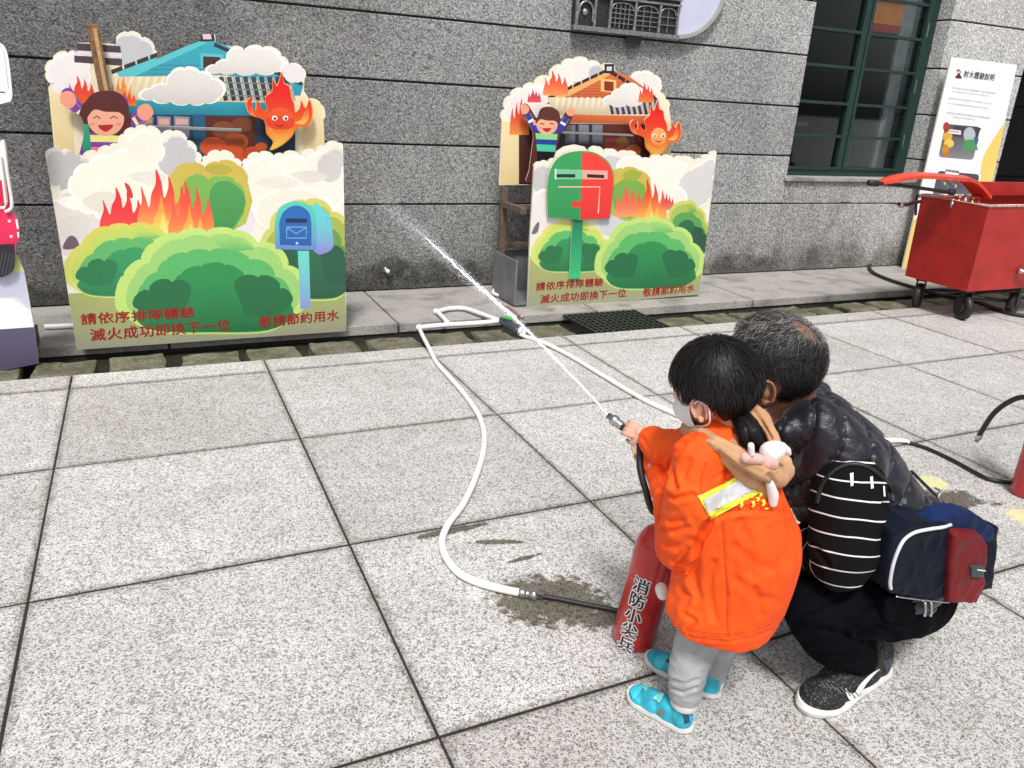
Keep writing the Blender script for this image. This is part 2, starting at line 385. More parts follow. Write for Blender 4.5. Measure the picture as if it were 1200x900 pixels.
# window
FY = WY + .15
win = bpy.data.objects.new('window', None); link(win, bld)
fx0, fx1, fz0, fz1 = 5.40, 6.93, SILL + .002, WTOP - .01
def wbox(n, lo, hi, par=win, mat=M_green, b=.004): 
    return box(n, lo, hi, mat, par, b)
wbox('window_frame', (WX0 + .002, FY, fz0), (fx0 + .035, FY + .07, fz1)); wbox('window_frame', (fx1 - .05, FY, fz0), (WX1 - .002, FY + .07, fz1))
wbox('window_frame', (fx0 + .036, FY, fz0), (fx1 - .051, FY + .07, fz0 + .055)); wbox('window_frame', (fx0 + .036, FY, fz1 - .06), (fx1 - .051, FY + .07, fz1))
wbox('mullion', (6.045, FY - .012, fz0 + .056), (6.115, FY + .065, fz1 - .061))
rows = [.930, 1.235, 1.525, 1.835, 2.133, 2.43, fz1 - .06]
for s, (a, b) in enumerate([(5.437, 6.043), (6.117, 6.878)]):
    if s: # opening sash on the right, a little proud of the frame
        wbox('sash_stile', (a, FY - .02, fz0 + .056), (a + .035, FY + .02, fz1 - .062)); wbox('sash_stile', (b - .05, FY - .02, fz0 + .056), (b, FY + .02, fz1 - .062)); a += .036; b -= .051
    for z in rows[1:-1]: wbox('glazing_bar', (a, FY - .016, z - .013), (b, FY + .022, z + .013))
    wbox('glazing_bar', (a, FY - .016, fz0 + .056), (b, FY + .022, fz0 + .082))
    for z0, z1 in zip(rows[:-1], rows[1:]):
        wbox('pane', (a - .004, FY + .023, z0 + .0), (b + .004, FY + .027, z1 - .002), mat=M_glass, b=0)
for z in (1.16, 1.66, 2.16): wbox('window_handle', (6.845, FY - .034, z), (6.858, FY - .021, z + .12), mat=M_chrome)
# what stands inside the window
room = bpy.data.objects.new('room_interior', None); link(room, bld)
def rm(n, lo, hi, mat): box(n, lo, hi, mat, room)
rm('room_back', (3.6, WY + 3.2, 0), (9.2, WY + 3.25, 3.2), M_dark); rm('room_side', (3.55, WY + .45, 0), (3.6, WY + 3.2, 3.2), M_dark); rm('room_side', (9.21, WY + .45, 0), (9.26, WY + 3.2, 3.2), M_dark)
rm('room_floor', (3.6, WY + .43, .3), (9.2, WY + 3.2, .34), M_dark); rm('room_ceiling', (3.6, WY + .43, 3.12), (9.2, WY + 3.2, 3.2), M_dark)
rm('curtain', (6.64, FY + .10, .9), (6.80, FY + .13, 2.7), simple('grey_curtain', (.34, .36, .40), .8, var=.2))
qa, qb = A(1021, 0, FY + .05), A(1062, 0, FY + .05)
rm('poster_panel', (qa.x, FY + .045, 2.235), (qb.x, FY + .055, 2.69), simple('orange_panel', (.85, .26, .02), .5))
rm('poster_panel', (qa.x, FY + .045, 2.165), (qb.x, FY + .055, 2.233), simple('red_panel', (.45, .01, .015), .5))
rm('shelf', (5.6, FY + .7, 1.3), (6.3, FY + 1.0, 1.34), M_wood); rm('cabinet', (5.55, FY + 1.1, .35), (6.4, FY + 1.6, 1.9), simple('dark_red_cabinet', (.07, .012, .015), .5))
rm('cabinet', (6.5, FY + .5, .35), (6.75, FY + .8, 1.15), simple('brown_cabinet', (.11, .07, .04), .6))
# small stub of pipe at the foot of the wall
pp = thing('wall_tap', 'small steel tap stub on the damp stain at the wall foot', 'tap', A(452, 316, WY - .002))
q = A(452, 316, WY); lathe('tap_flange', [(.022, 0), (.022, .008), (.012, .01), (.012, .05)], q, (0, -1, 0), M_chrome, pp, 16)
lathe('tap_handle', [(.006, 0), (.016, .006), (.016, .012), (.004, .014)], q + Vector((0, -.05, 0)), (0, -1, 0), M_white, pp, 12)
# ================================================================ PAINTED BOARDS
def scallop(pts, b=.38, per=7):
    out = []
    n = len(pts)
    for i in range(n - 1):
        (x0, y0), (x1, y1) = pts[i][:2], pts[i + 1][:2]
        bb = pts[i][2] if len(pts[i]) > 2 else b
        dx, dy = x1 - x0, y1 - y0; L = math.hypot(dx, dy)
        nx, ny = dy / (L + 1e-9), -dx / (L + 1e-9)
        for k in range(per):
            t = k / per; s = .5 - .5 * math.cos(math.pi * t); h = L * bb * math.sin(math.pi * t)
            out.append((x0 + dx * s + nx * h, y0 + dy * s + ny * h))
    out.append(tuple(pts[-1][:2])); return out
def smooth2(pts, per=5, closed=True):
    return [(p.x, p.y) for p in spline([(x, y, 0) for x, y in pts], per, closed)]
def ell2(cx, cy, rx, ry=None, n=28, a0=0, a1=360, rot=0):
    ry = ry or rx; c, s = math.cos(math.radians(rot)), math.sin(math.radians(rot)); o = []
    for k in range(n + (0 if a1 - a0 == 360 else 1)):
        a = math.radians(a0 + (a1 - a0) * k / n); x, y = rx * math.cos(a), ry * math.sin(a); o.append((cx + x * c - y * s, cy + x * s + y * c))
    return o
def line2(pts, w):
    """a stroke of width w along 2-D points"""
    L = []; R = []
    for i, (x, y) in enumerate(pts):
        x0, y0 = pts[max(i - 1, 0)]; x1, y1 = pts[min(i + 1, len(pts) - 1)]
        d = math.hypot(x1 - x0, y1 - y0) or 1; nx, ny = -(y1 - y0) / d, (x1 - x0) / d
        L.append((x + nx * w / 2, y + ny * w / 2)); R.append((x - nx * w / 2, y - ny * w / 2))
    return L + R[::-1]
LAY = [0]; CLIP = [None]
from mathutils.geometry import delaunay_2d_cdt
def _clean(pts):
    o = []
    for p in pts:
        if not o or math.hypot(p[0] - o[-1][0], p[1] - o[-1][1]) > 1e-4: o.append(p)
    if len(o) > 2 and math.hypot(o[0][0] - o[-1][0], o[0][1] - o[-1][1]) < 1e-4: o.pop()
    if sum(o[i - 1][0] * o[i][1] - o[i][0] * o[i - 1][1] for i in range(len(o))) < 0: o = o[::-1]
    return o
def tri2(pts, clip=None):
    """triangles of an outline (x right, y up), kept inside the clip outline"""
    polys = [_clean(pts)] + ([_clean(clip)] if clip else [])
    vs2 = [Vector(p) for q in polys for p in q]; fs = []; k = 0
    for q in polys: fs.append(list(range(k, k + len(q)))); k += len(q)
    r = delaunay_2d_cdt(vs2, [], fs, 1, 1e-7)
    F = [f for f, of in zip(r[2], r[5]) if 0 in of and (clip is None or 1 in of)]
    return r[0], F
BOARD = []
class Art:
    """flat print on an upright board: shapes painted one over another, each keeping only what stays visible"""
    def __init__(s, name, y, parent, label=None):
        s.name, s.y, s.parent = name, y, parent
    def poly(s, pts, c, c2=None, power=1.7):
        P2 = _clean([(p.x, p.z) for p in (A(u, v, s.y) for u, v in pts)])
        if len(P2) > 2: BOARD.append((P2, hexc(c), hexc(c2) if c2 else None, s, power))
        return s
    def done(s): pass
def flush():
    """cut all shapes of the current board into one flat picture"""
    if not BOARD: return
    polys = [CLIP[0]] + [b[0] for b in BOARD]; vs2 = []; fs = []; k = 0
    for q in polys: vs2 += [Vector(p) for p in q]; fs.append(list(range(k, k + len(q)))); k += len(q)
    r = delaunay_2d_cdt(vs2, [], fs, 1, 1e-6); V2 = r[0]; groups = {}
    for f, of in zip(r[2], r[5]):
        if 0 not in of: continue
        top = max(of)
        if top: groups.setdefault(id(BOARD[top - 1][3]), (BOARD[top - 1][3], []))[1].append((f, top - 1))
    rng_ = [(max(p[1] for p in b[0]), min(p[1] for p in b[0]) - 1e-6) for b in BOARD]
    for art, L in groups.values():
        used = {}; V = []; F = []; CC = []
        for f, bi in L:
            a, b, d = [V2[i] for i in f[:3]]
            if (b - a).cross(d - a) < 0: f = f[::-1]
            q = []
            _, c, c2, _, pw = BOARD[bi]; z1, z0 = rng_[bi]
            for i in f:
                if i not in used: used[i] = len(V); V.append((V2[i].x, art.y - .0008, V2[i].y))
                q.append(used[i])
                if c2: t = min(1, max(0, (z1 - V2[i].y) / (z1 - z0))) ** pw; CC.append(tuple(c[j] * (1 - t) + c2[j] * t for j in range(4)))
                else: CC.append(c)
            F.append(tuple(q))
        m = bpy.data.meshes.new(art.name); m.from_pydata(V, [], F); m.update()
        at = m.color_attributes.new('Col', 'FLOAT_COLOR', 'CORNER'); at.data.foreach_set('color', np.array(CC, dtype=np.float32).ravel())
        obj(art.name, m, M_print, art.parent)
    BOARD.clear()
def panel(name, pts, y, th, parent, face='#efe9d8'):
    """the board itself, cut to its outline and th thick; later prints are cut to the same outline"""
    flush(); P2 = _clean([(p.x, p.z) for p in (A(u, v, y) for u, v in pts)])
    V2, F2_ = tri2(P2); n = len(V2); CLIP[0] = P2
    V = [Vector((p.x, y, p.y)) for p in V2] + [Vector((p.x, y + th, p.y)) for p in V2]; F = []
    for f in F2_:
        a, b, d = [V2[i] for i in f[:3]]
        if (b - a).cross(d - a) < 0: f = f[::-1]
        F.append(tuple(f)); F.append(tuple(i + n for i in f[::-1]))
    m = len(V); k = len(P2); V += [Vector((x, y, z)) for x, z in P2] + [Vector((x, y + th, z)) for x, z in P2]
    for i in range(k): F.append((m + i, m + (i + 1) % k, m + k + (i + 1) % k, m + k + i))
    c = hexc(face); e = hexc('#d9d4c4')
    return pyobj(name, V, F, M_print, parent, colors=[c] * m + [e] * (2 * k))
def lettering(name, text, p0, p1, hpx, y, mat, parent, lift=.004, bold=.006, slant=0):
    """text set between two points of the board, baseline p0-p1; set twice, a hair apart, for its bold weight"""
    cu = bpy.data.curves.new('txt', 'FONT'); cu.body = text; cu.size = 1; cu.resolution_u = 2; cu.space_character = 1.08
    to = bpy.data.objects.new('txt', cu); COL.objects.link(to); dg = bpy.context.evaluated_depsgraph_get(); dg.update()
    m = bpy.data.meshes.new_from_object(to.evaluated_get(dg)); bpy.data.objects.remove(to)
    xs_ = [v.co.x for v in m.vertices]; w0, w1 = min(xs_), max(xs_)
    a = A(*p0, y); b = A(*p1, y); up = A(p0[0] - hpx * .03, p0[1] - hpx, y) - a; up.x = 0; up.y = 0
    V = []; F = []
    for k, (dx, dy) in enumerate(((-.022, 0), (.022, 0), (0, .02), (0, -.02))):
        o = len(V)
        for v in m.vertices:
            t = (v.co.x + dx - w0) / (w1 - w0); q = a.lerp(b, t) + up * ((v.co.y + dy + .1) / .95); V.append((q.x, y - lift - k * .0002, q.z))
        F += [tuple(i + o for i in p.vertices) for p in m.polygons]
    bpy.data.meshes.remove(m)
    return pyobj(name, V, F, mat, parent)
CL, CL2, CG, CG2 = '#f4eee0', '#fdfaf2', '#c4c1c0', '#dcd6d0'
def cloud_on(y, parent, *a, **k):
    q = Art('smoke_cloud', y, parent); cloud(q, *a, **k); q.done()
def cloud(art, pts, c=CL, rim='#fffdf6', b=.42, shade=None):
    P = scallop(pts + [pts[0]] if pts[0][:2] != pts[-1][:2] else pts, b)
    art.poly(P, rim)
    cx = sum(p[0] for p in P) / len(P); cy = sum(p[1] for p in P) / len(P)
    art.poly([(cx + (x - cx) * .93, cy + (y - cy) * .9 + 1.2) for x, y in P], c, shade)
BIG = [(.02,.80),(.05,.45),(.14,.30),(.20,.14),(.33,.05),(.48,.03),(.62,.02),(.74,.14),(.86,.20),(.90,.36),(.98,.46),(1.0,.62),(.95,.82)]
def bush(art, x0, y0, x1, y1, cols=('#bfe07c', '#9fd077', '#5cb768', '#2f9150', '#276f45'), flip=False):
    w, h = x1 - x0, y1 - y0
    def mp(pts, sx=1, sy=1, ox=0, oy=0):
        o = []
        for x, y in pts:
            x = .5 + (x - .5) * sx + ox; y = .55 + (y - .55) * sy + oy
            if flip: x = 1 - x
            o.append((x0 + x * w, y0 + y * h))
        return o[::-1] if flip else o
    def closed(p, low): 
        q = scallop(p, .16, 6)
        return q + smooth2([p[-1], (x0 + w * .80, low), (x0 + w * .5, low + h * .02), (x0 + w * .2, low), p[0]], 5, False)[1:-1]
    art.poly(closed(mp(BIG), y0 + h), cols[0], '#c8e27a')
    art.poly(closed(mp(BIG, .90, .90, .01, .01), y0 + h * .985), cols[1])
    art.poly(closed(mp(BIG, .80, .74, .01, .06), y0 + h * .985), cols[2])
    art.poly(closed(mp([(.02,.84),(.10,.66),(.24,.56),(.30,.34),(.42,.26),(.56,.24),(.68,.36),(.84,.48),(.94,.64),(.97,.84)], .86, .86, .02, .07), y0 + h * .98), cols[3], cols[4])
    art.poly(scallop(mp([(.10,.76),(.18,.60),(.30,.52),(.40,.60)]) , .3, 5) + mp([(.36,.84),(.2,.86)]), cols[4])
    art.poly(scallop(mp([(.62,.56),(.74,.48),(.86,.58),(.92,.72)]), .3, 5) + mp([(.84,.86),(.68,.84)]), cols[4])
    art.poly(mp([(.52,.10),(.60,.08),(.69,.15),(.73,.20),(.62,.22),(.54,.17)]), cols[1], cols[2])
def flame_on(y, parent, *a, **k):
    q = Art('flame', y, parent); flame(q, *a, **k); q.done()
def bush_on(y, parent, *a, **k):
    q = Art('bush', y, parent); bush(q, *a, **k); q.done()
FL = [(.0,1.0),(.03,.70),(.10,.50),(.08,.28),(.17,.46),(.24,.60),(.28,.40),(.36,.24),(.36,.02),(.47,.22),(.52,.46),(.60,.30),(.60,.12),(.70,.34),(.74,.56),(.82,.44),(.84,.28),(.93,.50),(.98,.75),(1.0,1.0)]
def flame(art, x0, y0, x1, y1, c='#ee3b33', c2='#f9a24a', lick=True, flip=False, pw=2.6):
    f = lambda pts: [(x0 + (1 - x if flip else x) * (x1 - x0), y0 + y * (y1 - y0)) for x, y in pts]
    art.poly(smooth2(f(FL), 4, False), c, c2, pw)
    if lick:
        art.poly(smooth2(f([(.30,1.0),(.33,.78),(.42,.62),(.46,.42),(.53,.66),(.60,.80),(.70,.62),(.74,.84),(.72,1.0)]), 4, False), '#f7903c', '#fbe06a')
        art.poly(smooth2(f([(.42,1.0),(.46,.82),(.50,.70),(.56,.86),(.62,1.0)]), 4, False), '#fbd25a', '#fdf19a')
M_panel = M_print
F1, K1, C1 = 4.62, 5.20, 5.13
F2, K2, C2 = 4.90, 5.27, 5.20
# ---------------- first board set (left)
b1 = thing('cutout_stand', 'painted fire game stand with a blue mailbox and turquoise house, left of the two', 'painted stand', (.33, 4.9, 0), 'painted fire game stands')
LAY[0] = 0
top1 = [(53,181),(72,176),(88,186),(97,183),(114,179),(128,172),(139,170),(145,157),(158,151),(172,149),(189,160),(203,154),(219,165),(230,178),(236,190),(243,183),(258,178),(275,186),(284,196),(290,186),(304,180),(321,184),(332,181),(352,183),(370,177),(381,171),(397,168),(402,170)]
out1 = scallop(top1, .28, 5) + [(404,280),(406,388),(248,399),(90,410),(72,295)]
fp = bpy.data.objects.new('front_board', None); link(fp, b1)
panel('board_panel', out1, F1, .018, fp)
ar = Art('smoke_print', F1, fp)
for p in [[(54,184),(75,180),(95,186),(104,205),(92,222),(70,216),(57,205)]]: cloud_on(F1, fp, p, '#bdbcbc', '#d9d5d0')
cloud_on(F1, fp, [(62,250),(70,232),(88,226),(112,232),(126,250),(122,272),(96,292),(70,296)], '#e0dad4', '#f6f0e4')
cloud_on(F1, fp, [(84,228),(86,205),(104,192),(130,184),(160,178),(192,180),(216,196),(230,214),(226,236),(190,250),(150,252),(110,250)], '#f6f0de', '#fdf9ec', .25)
cloud_on(F1, fp, [(186,186),(196,164),(206,158),(220,170),(229,186),(222,202),(204,206)], '#c2c1c2', '#e5e2dd', .3)
cloud_on(F1, fp, [(150,172),(160,158),(178,156),(190,170),(184,190),(162,194)], '#efe9da', '#fbf7ec', .3)
cloud_on(F1, fp, [(275,210),(282,196),(300,188),(330,188),(360,188),(380,178),(398,176),(400,200),(400,240),(372,250),(330,246),(290,240)], '#f3ece0', '#fcf8ee', .22)
cloud_on(F1, fp, [(372,196),(384,178),(398,174),(400,196),(392,212),(378,210)], '#cfcbc8', '#e2deda', .2)
cloud_on(F1, fp, [(268,262),(270,244),(284,240),(296,246),(298,262),(290,276),(276,276)], '#e6dedf', '#f4eef0', .25)
cloud_on(F1, fp, [(300,242),(318,226),(348,222),(376,230),(392,246),(386,262),(340,262),(304,262)], '#f0e8da', '#fbf6ea', .2)
for c_, q in (('#e4ddd0', [(96,236),(120,224),(142,232),(150,246),(120,250)]), ('#e6e0d4', [(150,206),(176,200),(196,208),(180,218)]), ('#e9e2d6', [(300,214),(326,206),(350,214),(330,222)]), ('#e2dbd2', [(340,204),(366,200),(384,208),(362,214)]), ('#dcd5cf', [(70,262),(86,252),(104,258),(98,278),(80,284)]), ('#fbf6ea', [(66,236),(80,230),(96,236),(88,246)])):
    ar.poly(smooth2(q, 5), c_)
ar = Art('hill_print', F1, fp); ar.poly(smooth2([(74,292),(78,280),(84,276),(90,280),(92,290)], 3), '#6c5b64')
ar.done()
bu = Art('bush_print', F1, fp)
bu.poly(scallop([(200,222),(205,200),(224,192),(240,197),(256,190),(278,194),(290,212)], .2) + [(296,236),(288,262),(262,276),(210,276)], '#d0b652', '#9fbf50')
bu.poly(scallop([(214,224),(226,206),(244,212),(258,208),(276,214),(286,230)], .22) + [(286,250),(272,272),(222,274)], '#7fb653', '#57a556')
bu.poly(smooth2([(246,224),(262,212),(280,220),(288,238),(276,262),(262,274),(248,270)], 4), '#4f9d55', '#3c8a4c')
bu.poly(smooth2([(240,196),(256,192),(272,198),(264,205),(248,204)], 3), '#b4ab45')
bu.poly([(80,344),(404,330),(406,388),(248,399),(90,410)], '#a8b268', '#a09f8a')
bu.done()
fl_ = Art('flame_print', F1, fp)
flame_on(F1, fp, 116, 218, 170, 274, '#e8323a', '#f2574a', False); flame_on(F1, fp, 160, 196, 222, 274, '#e8323a', '#fbc65e'); flame_on(F1, fp, 196, 210, 252, 284, '#ef4a3e', '#fbb355')
fl_.poly(smooth2([(148,222),(146,214),(152,218),(156,230),(152,232)], 3), '#d83442'); fl_.done()
bu = Art('bush_print', F1, fp)
bush_on(F1, fp, 300, 232, 420, 350, ('#cfd06a', '#a7b552', '#6b9a4d', '#2f6f4c', '#2a5d46'))
bush_on(F1, fp, 73, 262, 236, 347, ('#d6cf5e', '#c1d564', '#63b56a', '#379a62', '#2b7b4e'))
bush_on(F1, fp, 134, 268, 360, 389)
bu.done()
mbx = Art('mailbox_print', F1, fp)
mbx.poly([(349,294),(362,294),(364,360),(352,362)], '#6fd6c9', '#8d92d8')
mbx.poly(smooth2([(366,240),(380,246),(388,258),(390,276),(389,292),(368,295)], 3), '#66d8d6', '#8f80cf')
mbx.poly([(323,292)] + smooth2([(322,262),(326,246),(336,238),(348,236),(360,239),(369,248),(371,262)], 4, False) + [(371,293)], '#58cdb8', '#6a86d4')
mbx.poly([(328,287)] + smooth2([(327,262),(331,250),(339,243),(348,241),(357,244),(363,251),(365,262)], 4, False) + [(365,288)], '#2c6bb4', '#2f5ea6')
mbx.poly([(335,256),(360,256),(360,261),(335,261)], '#1a3357')
mbx.poly(line2([(336,266),(359,266),(359,279),(336,279),(336,266)], 1.1), '#7fb8e2'); mbx.poly(line2([(337,267),(347,274),(358,267)], 1.1), '#7fb8e2')
mbx.poly(ell2(348, 285, 1.6), '#a8dcea'); mbx.done()
lettering('lettering', '請依序排隊體驗', (96,381), (228,372), 13.5, F1, M_redink, fp, .0016)
lettering('lettering', '滅火成功即換下一位', (107,400), (270,387), 14.5, F1, M_redink, fp, .0016)
lettering('lettering', '敬請節約用水', (304,384), (397,375), 13, F1, M_redink, fp, .0016)
# back board of the first stand
bk = bpy.data.objects.new('house_board', None); link(bk, b1); LAY[0] = 0
outk = [(66,200),(57,106)] + scallop([(57,106),(64,98),(54,84),(62,70),(80,62),(90,62)], .3, 5) + [(90,50),(104,50),(118,50),(136,52)] + scallop([(136,46),(150,38),(166,44),(181,58),(182,70)], .25, 5) + [(232,48),(236,40),(252,40),(253,50),(272,55)] + scallop([(272,55),(286,60),(308,56),(330,66),(338,76),(354,80),(357,92)], .25, 5) + [(356,106)] + scallop([(362,116),(376,122),(379,140)], .2, 4) + [(382,200)]
panel('board_panel', outk, K1, .015, bk, '#f3e9c8')
a_ = Art('wall_print', K1, bk)
cloud_on(K1, bk, [(56,86),(62,72),(80,64),(96,66),(104,84),(98,104),(76,110),(62,100)], '#f3ecea', '#fffaf2', .25); cloud_on(K1, bk, [(132,58),(136,46),(150,40),(166,46),(180,58),(176,72),(154,76),(138,72)], '#c6c6c8', '#e6e6e6', .2)
a_.poly([(58,108),(84,112),(88,200),(67,200)], '#f4e3b2', '#e6c98d'); a_.done()
h = Art('house_print', K1, bk)
h.poly([(85,50),(141,54),(142,62),(86,59)], '#4a3f45'); h.poly([(86,59),(142,62),(142,67),(87,65)], '#e9dfe6'); h.poly([(87,65),(143,69),(143,77),(87,73)], '#4a3f45')
h.poly([(140,88),(240,44),(262,52),(356,98),(352,112),(150,112)], '#39a9ba', '#2d93a9')
for k in range(6): h.poly([(176 - k * 1, 76 + k * 5),(300 + k * 8, 76 + k * 5),(300 + k * 8, 77 + k * 5),(176 - k, 77 + k * 5)], '#2a8699')
h.poly([(136,84),(236,42),(241,46),(241,51),(152,92),(140,90)], '#5cc4cd')
for k in range(7):
    t0, t1 = k / 7, (k + .86) / 7
    h.poly([(130 + 106 * t0, 82 - 40 * t0), (130 + 106 * t1, 82 - 40 * t1), (131 + 106 * t1, 87 - 40 * t1), (131 + 106 * t0, 87 - 40 * t0)], '#3a2b33')
for k in range(5):
    t0, t1 = k / 5, (k + .86) / 5
    h.poly([(252 + 106 * t0, 50 + 48 * t0), (252 + 106 * t1, 50 + 48 * t1), (250 + 106 * t1, 54 + 48 * t1), (250 + 106 * t0, 54 + 48 * t0)], '#33313f')
h.poly([(234,37),(250,36),(252,48),(235,49)], '#33262f'); h.poly([(237,39),(247,39),(248,46),(238,46)], '#e9c7d2')
h.poly([(235,62),(262,64),(262,80),(235,80)], '#58c1cb'); h.poly([(238,66),(258,67),(258,80),(238,80)], '#4a2b28')
h.poly([(136,90),(262,88),(340,100),(346,118),(336,122),(148,118)], '#e9d8b0', '#d9c196')
for k in range(13):
    x = 142 + k * 9.2; h.poly(line2([(x + 4, 90), (x, 104), (x - 2, 117)], 3.2), '#f6ecd2', '#cdb287')
for k in range(9):
    x = 262 + k * 9.4; h.poly(line2([(x - 3, 90), (x, 104), (x + 3, 118)], 5.4), '#3a4450', '#26303b'); h.poly(line2([(x + 2, 90), (x + 5, 104), (x + 8, 118)], 2.2), '#9fb0b4')
for k in range(3): h.poly([(262, 96 + k * 7.5), (342, 98 + k * 7.5), (342, 99.2 + k * 7.5), (262, 97.4 + k * 7.5)], '#78868c')
h.poly([(148,117),(345,121),(346,136),(150,134)], '#2f9fb3', '#23778d')
h.poly([(150,134),(346,136),(346,196),(150,196)], '#1d3f5a', '#142b40')
for (x0, x1) in ((164,180),(184,200),(204,222)): h.poly([(x0,136),(x1,137),(x1,164),(x0,163)], '#8f93a6', '#5f6377'); h.poly([(x0+2,139),(x1-2,139.5),(x1-2,146),(x0+2,146)], '#e2a79b')
h.poly([(234,136),(300,137),(300,196),(234,196)], '#5b2418', '#3c1813'); h.poly([(226,134),(240,134),(242,196),(228,196)], '#1f5e80', '#173d5b')
h.poly([(300,137),(345,138),(345,196),(300,196)], '#22364e'); h.poly([(352,112),(378,122),(382,200),(356,200)], '#f3e3b4', '#e2c98f'); h.done()
s_ = Art('smoke_print', K1, bk)
for (x, y, r, c) in ((262,152,14,'#84432a'),(284,146,12,'#75401f'),(276,166,15,'#a24a22'),(250,172,16,'#d9582c'),(272,182,16,'#d65226'),(296,180,12,'#b9481f'),(306,172,7,'#c4521f')): s_.poly(ell2(x, y, r, r * .72), c)
cloud_on(K1, bk, [(162,112),(176,104),(196,100),(200,86),(216,80),(234,84),(250,92),(264,102),(258,114),(240,120),(222,120),(200,118),(178,116)], '#e9e4de', '#fbf8f2', .22, '#d3ccc5')
cloud_on(K1, bk, [(240,82),(252,76),(266,70),(268,60),(286,57),(306,56),(328,66),(334,78),(322,84),(300,84),(276,84),(258,84)], '#eee9e2', '#fdfaf4', .2, '#dcd4cc')
cloud_on(K1, bk, [(330,78),(342,74),(354,80),(356,90),(346,96),(334,90)], '#ece4e4', '#fbf6f2', .25); s_.done()
f_ = Art('flame_print', K1, bk)
flame_on(K1, bk, 78, 88, 112, 122, '#e93a2e', '#f2702f', False); flame_on(K1, bk, 128, 88, 156, 124, '#f28a3c', '#fbc765', False, True); flame_on(K1, bk, 136, 106, 160, 124, '#e8432c', '#f6892f', False); f_.done()
def cutout(name, y, pts, parent, face, th=.008):
    o = bpy.data.objects.new(name, None); link(o, parent); LAY[0] = 0
    panel('figure_panel', pts, y, th, o, face); return o
def kid(parent, y, hair, head, body, arms, cols, longhair):
    """a plain cheering child painted on a cut-out"""
    (hx, hy, hr) = head
    sil = smooth2(body, 3)
    g = cutout('child_figure', y, sil, parent, cols[0] if longhair else hair)
    d = Art('child_print', y, g)
    for (x0, y0, x1, y1, w, hx_, hy_) in arms:
        d.poly(line2([(x0, y0), ((x0 + x1) / 2, (y0 + y1) / 2)], w), cols[1]); d.poly(line2([((x0 + x1) / 2, (y0 + y1) / 2), (x1, y1)], w * .85), '#f3e9a8' if longhair else '#f4f4f4')
        d.poly(line2([(x0 * .35 + x1 * .65, y0 * .35 + y1 * .65), (x1, y1)], w * .8), cols[0]); d.poly(ell2(hx_, hy_, hr * .42), '#f3a184')
    for k, (y0, y1, c) in enumerate(cols[2]):
        d.poly([(hx - hr * .98 + k * .6, y0), (hx + hr * .92 - k, y0 + 1), (hx + hr * .88 - k, y1 + 1), (hx - hr * .92 + k * .6, y1)], c)
    if longhair: d.poly(smooth2([(hx - hr * 1.15, hy + hr * .7), (hx - hr * 1.2, hy - hr * .2), (hx - hr * .7, hy - hr * .95), (hx, hy - hr * 1.12), (hx + hr * .75, hy - hr * .9), (hx + hr * 1.15, hy - hr * .1), (hx + hr * 1.1, hy + hr * .75), (hx + hr * .6, hy + hr)], 4), hair)
    else: d.poly(ell2(hx - hr * .95, hy + 1, hr * .2), '#f0a387')
    d.poly(ell2(hx, hy + hr * .2, hr * .86, hr * .82), '#f7b193')
    d.poly(smooth2([(hx - hr * .9, hy + hr * .15), (hx - hr * .8, hy - hr * .6), (hx - hr * .1, hy - hr * 1.0), (hx + hr * .7, hy - hr * .75), (hx + hr * .92, hy + hr * .1), (hx + hr * .6, hy - hr * .1), (hx, hy - hr * .12), (hx - hr * .55, hy - hr * .22)], 4), hair)
    for sx in (-.42, .38): d.poly(line2([(hx + hr * (sx - .17), hy + hr * .2), (hx + hr * sx, hy + hr * .08), (hx + hr * (sx + .17), hy + hr * .2)], 1.2), '#33201d')
    d.poly([(hx - hr * .38, hy + hr * .5)] + smooth2([(hx - hr * .3, hy + hr * .66), (hx, hy + hr * .82), (hx + hr * .3, hy + hr * .64)], 4, False) + [(hx + hr * .36, hy + hr * .48)], '#b3242a'); 
    for sx in (-.62, .6): d.poly(ell2(hx + hr * sx, hy + hr * .46, hr * .12, hr * .08), '#f48f7c')
    d.done(); return g
k1 = kid(b1, C1, '#5a2320', (124,134,25), [(96,122),(84,104),(73,106),(71,120),(84,130),(96,138),(98,160),(96,190),(150,190),(152,160),(160,150),(174,140),(180,132),(174,122),(164,124),(152,136),(150,118),(138,108),(124,106),(108,110)],
    [(104,146,84,122,13,79,117),(146,150,168,136,12,171,131)], ('#7a3f9e', '#7a3f9e', [(148,158,'#7a3f9e'),(158,166,'#f3ef8e'),(166,172,'#8a3fa6'),(172,182,'#ef7fa0'),(182,192,'#1d1216')]), True)
tt = Art('scarf_print', C1 - .001, k1); tt.poly([(92,144),(104,146),(108,186),(100,188)], '#2ba383', '#1f8a6c'); tt.done(); flush()
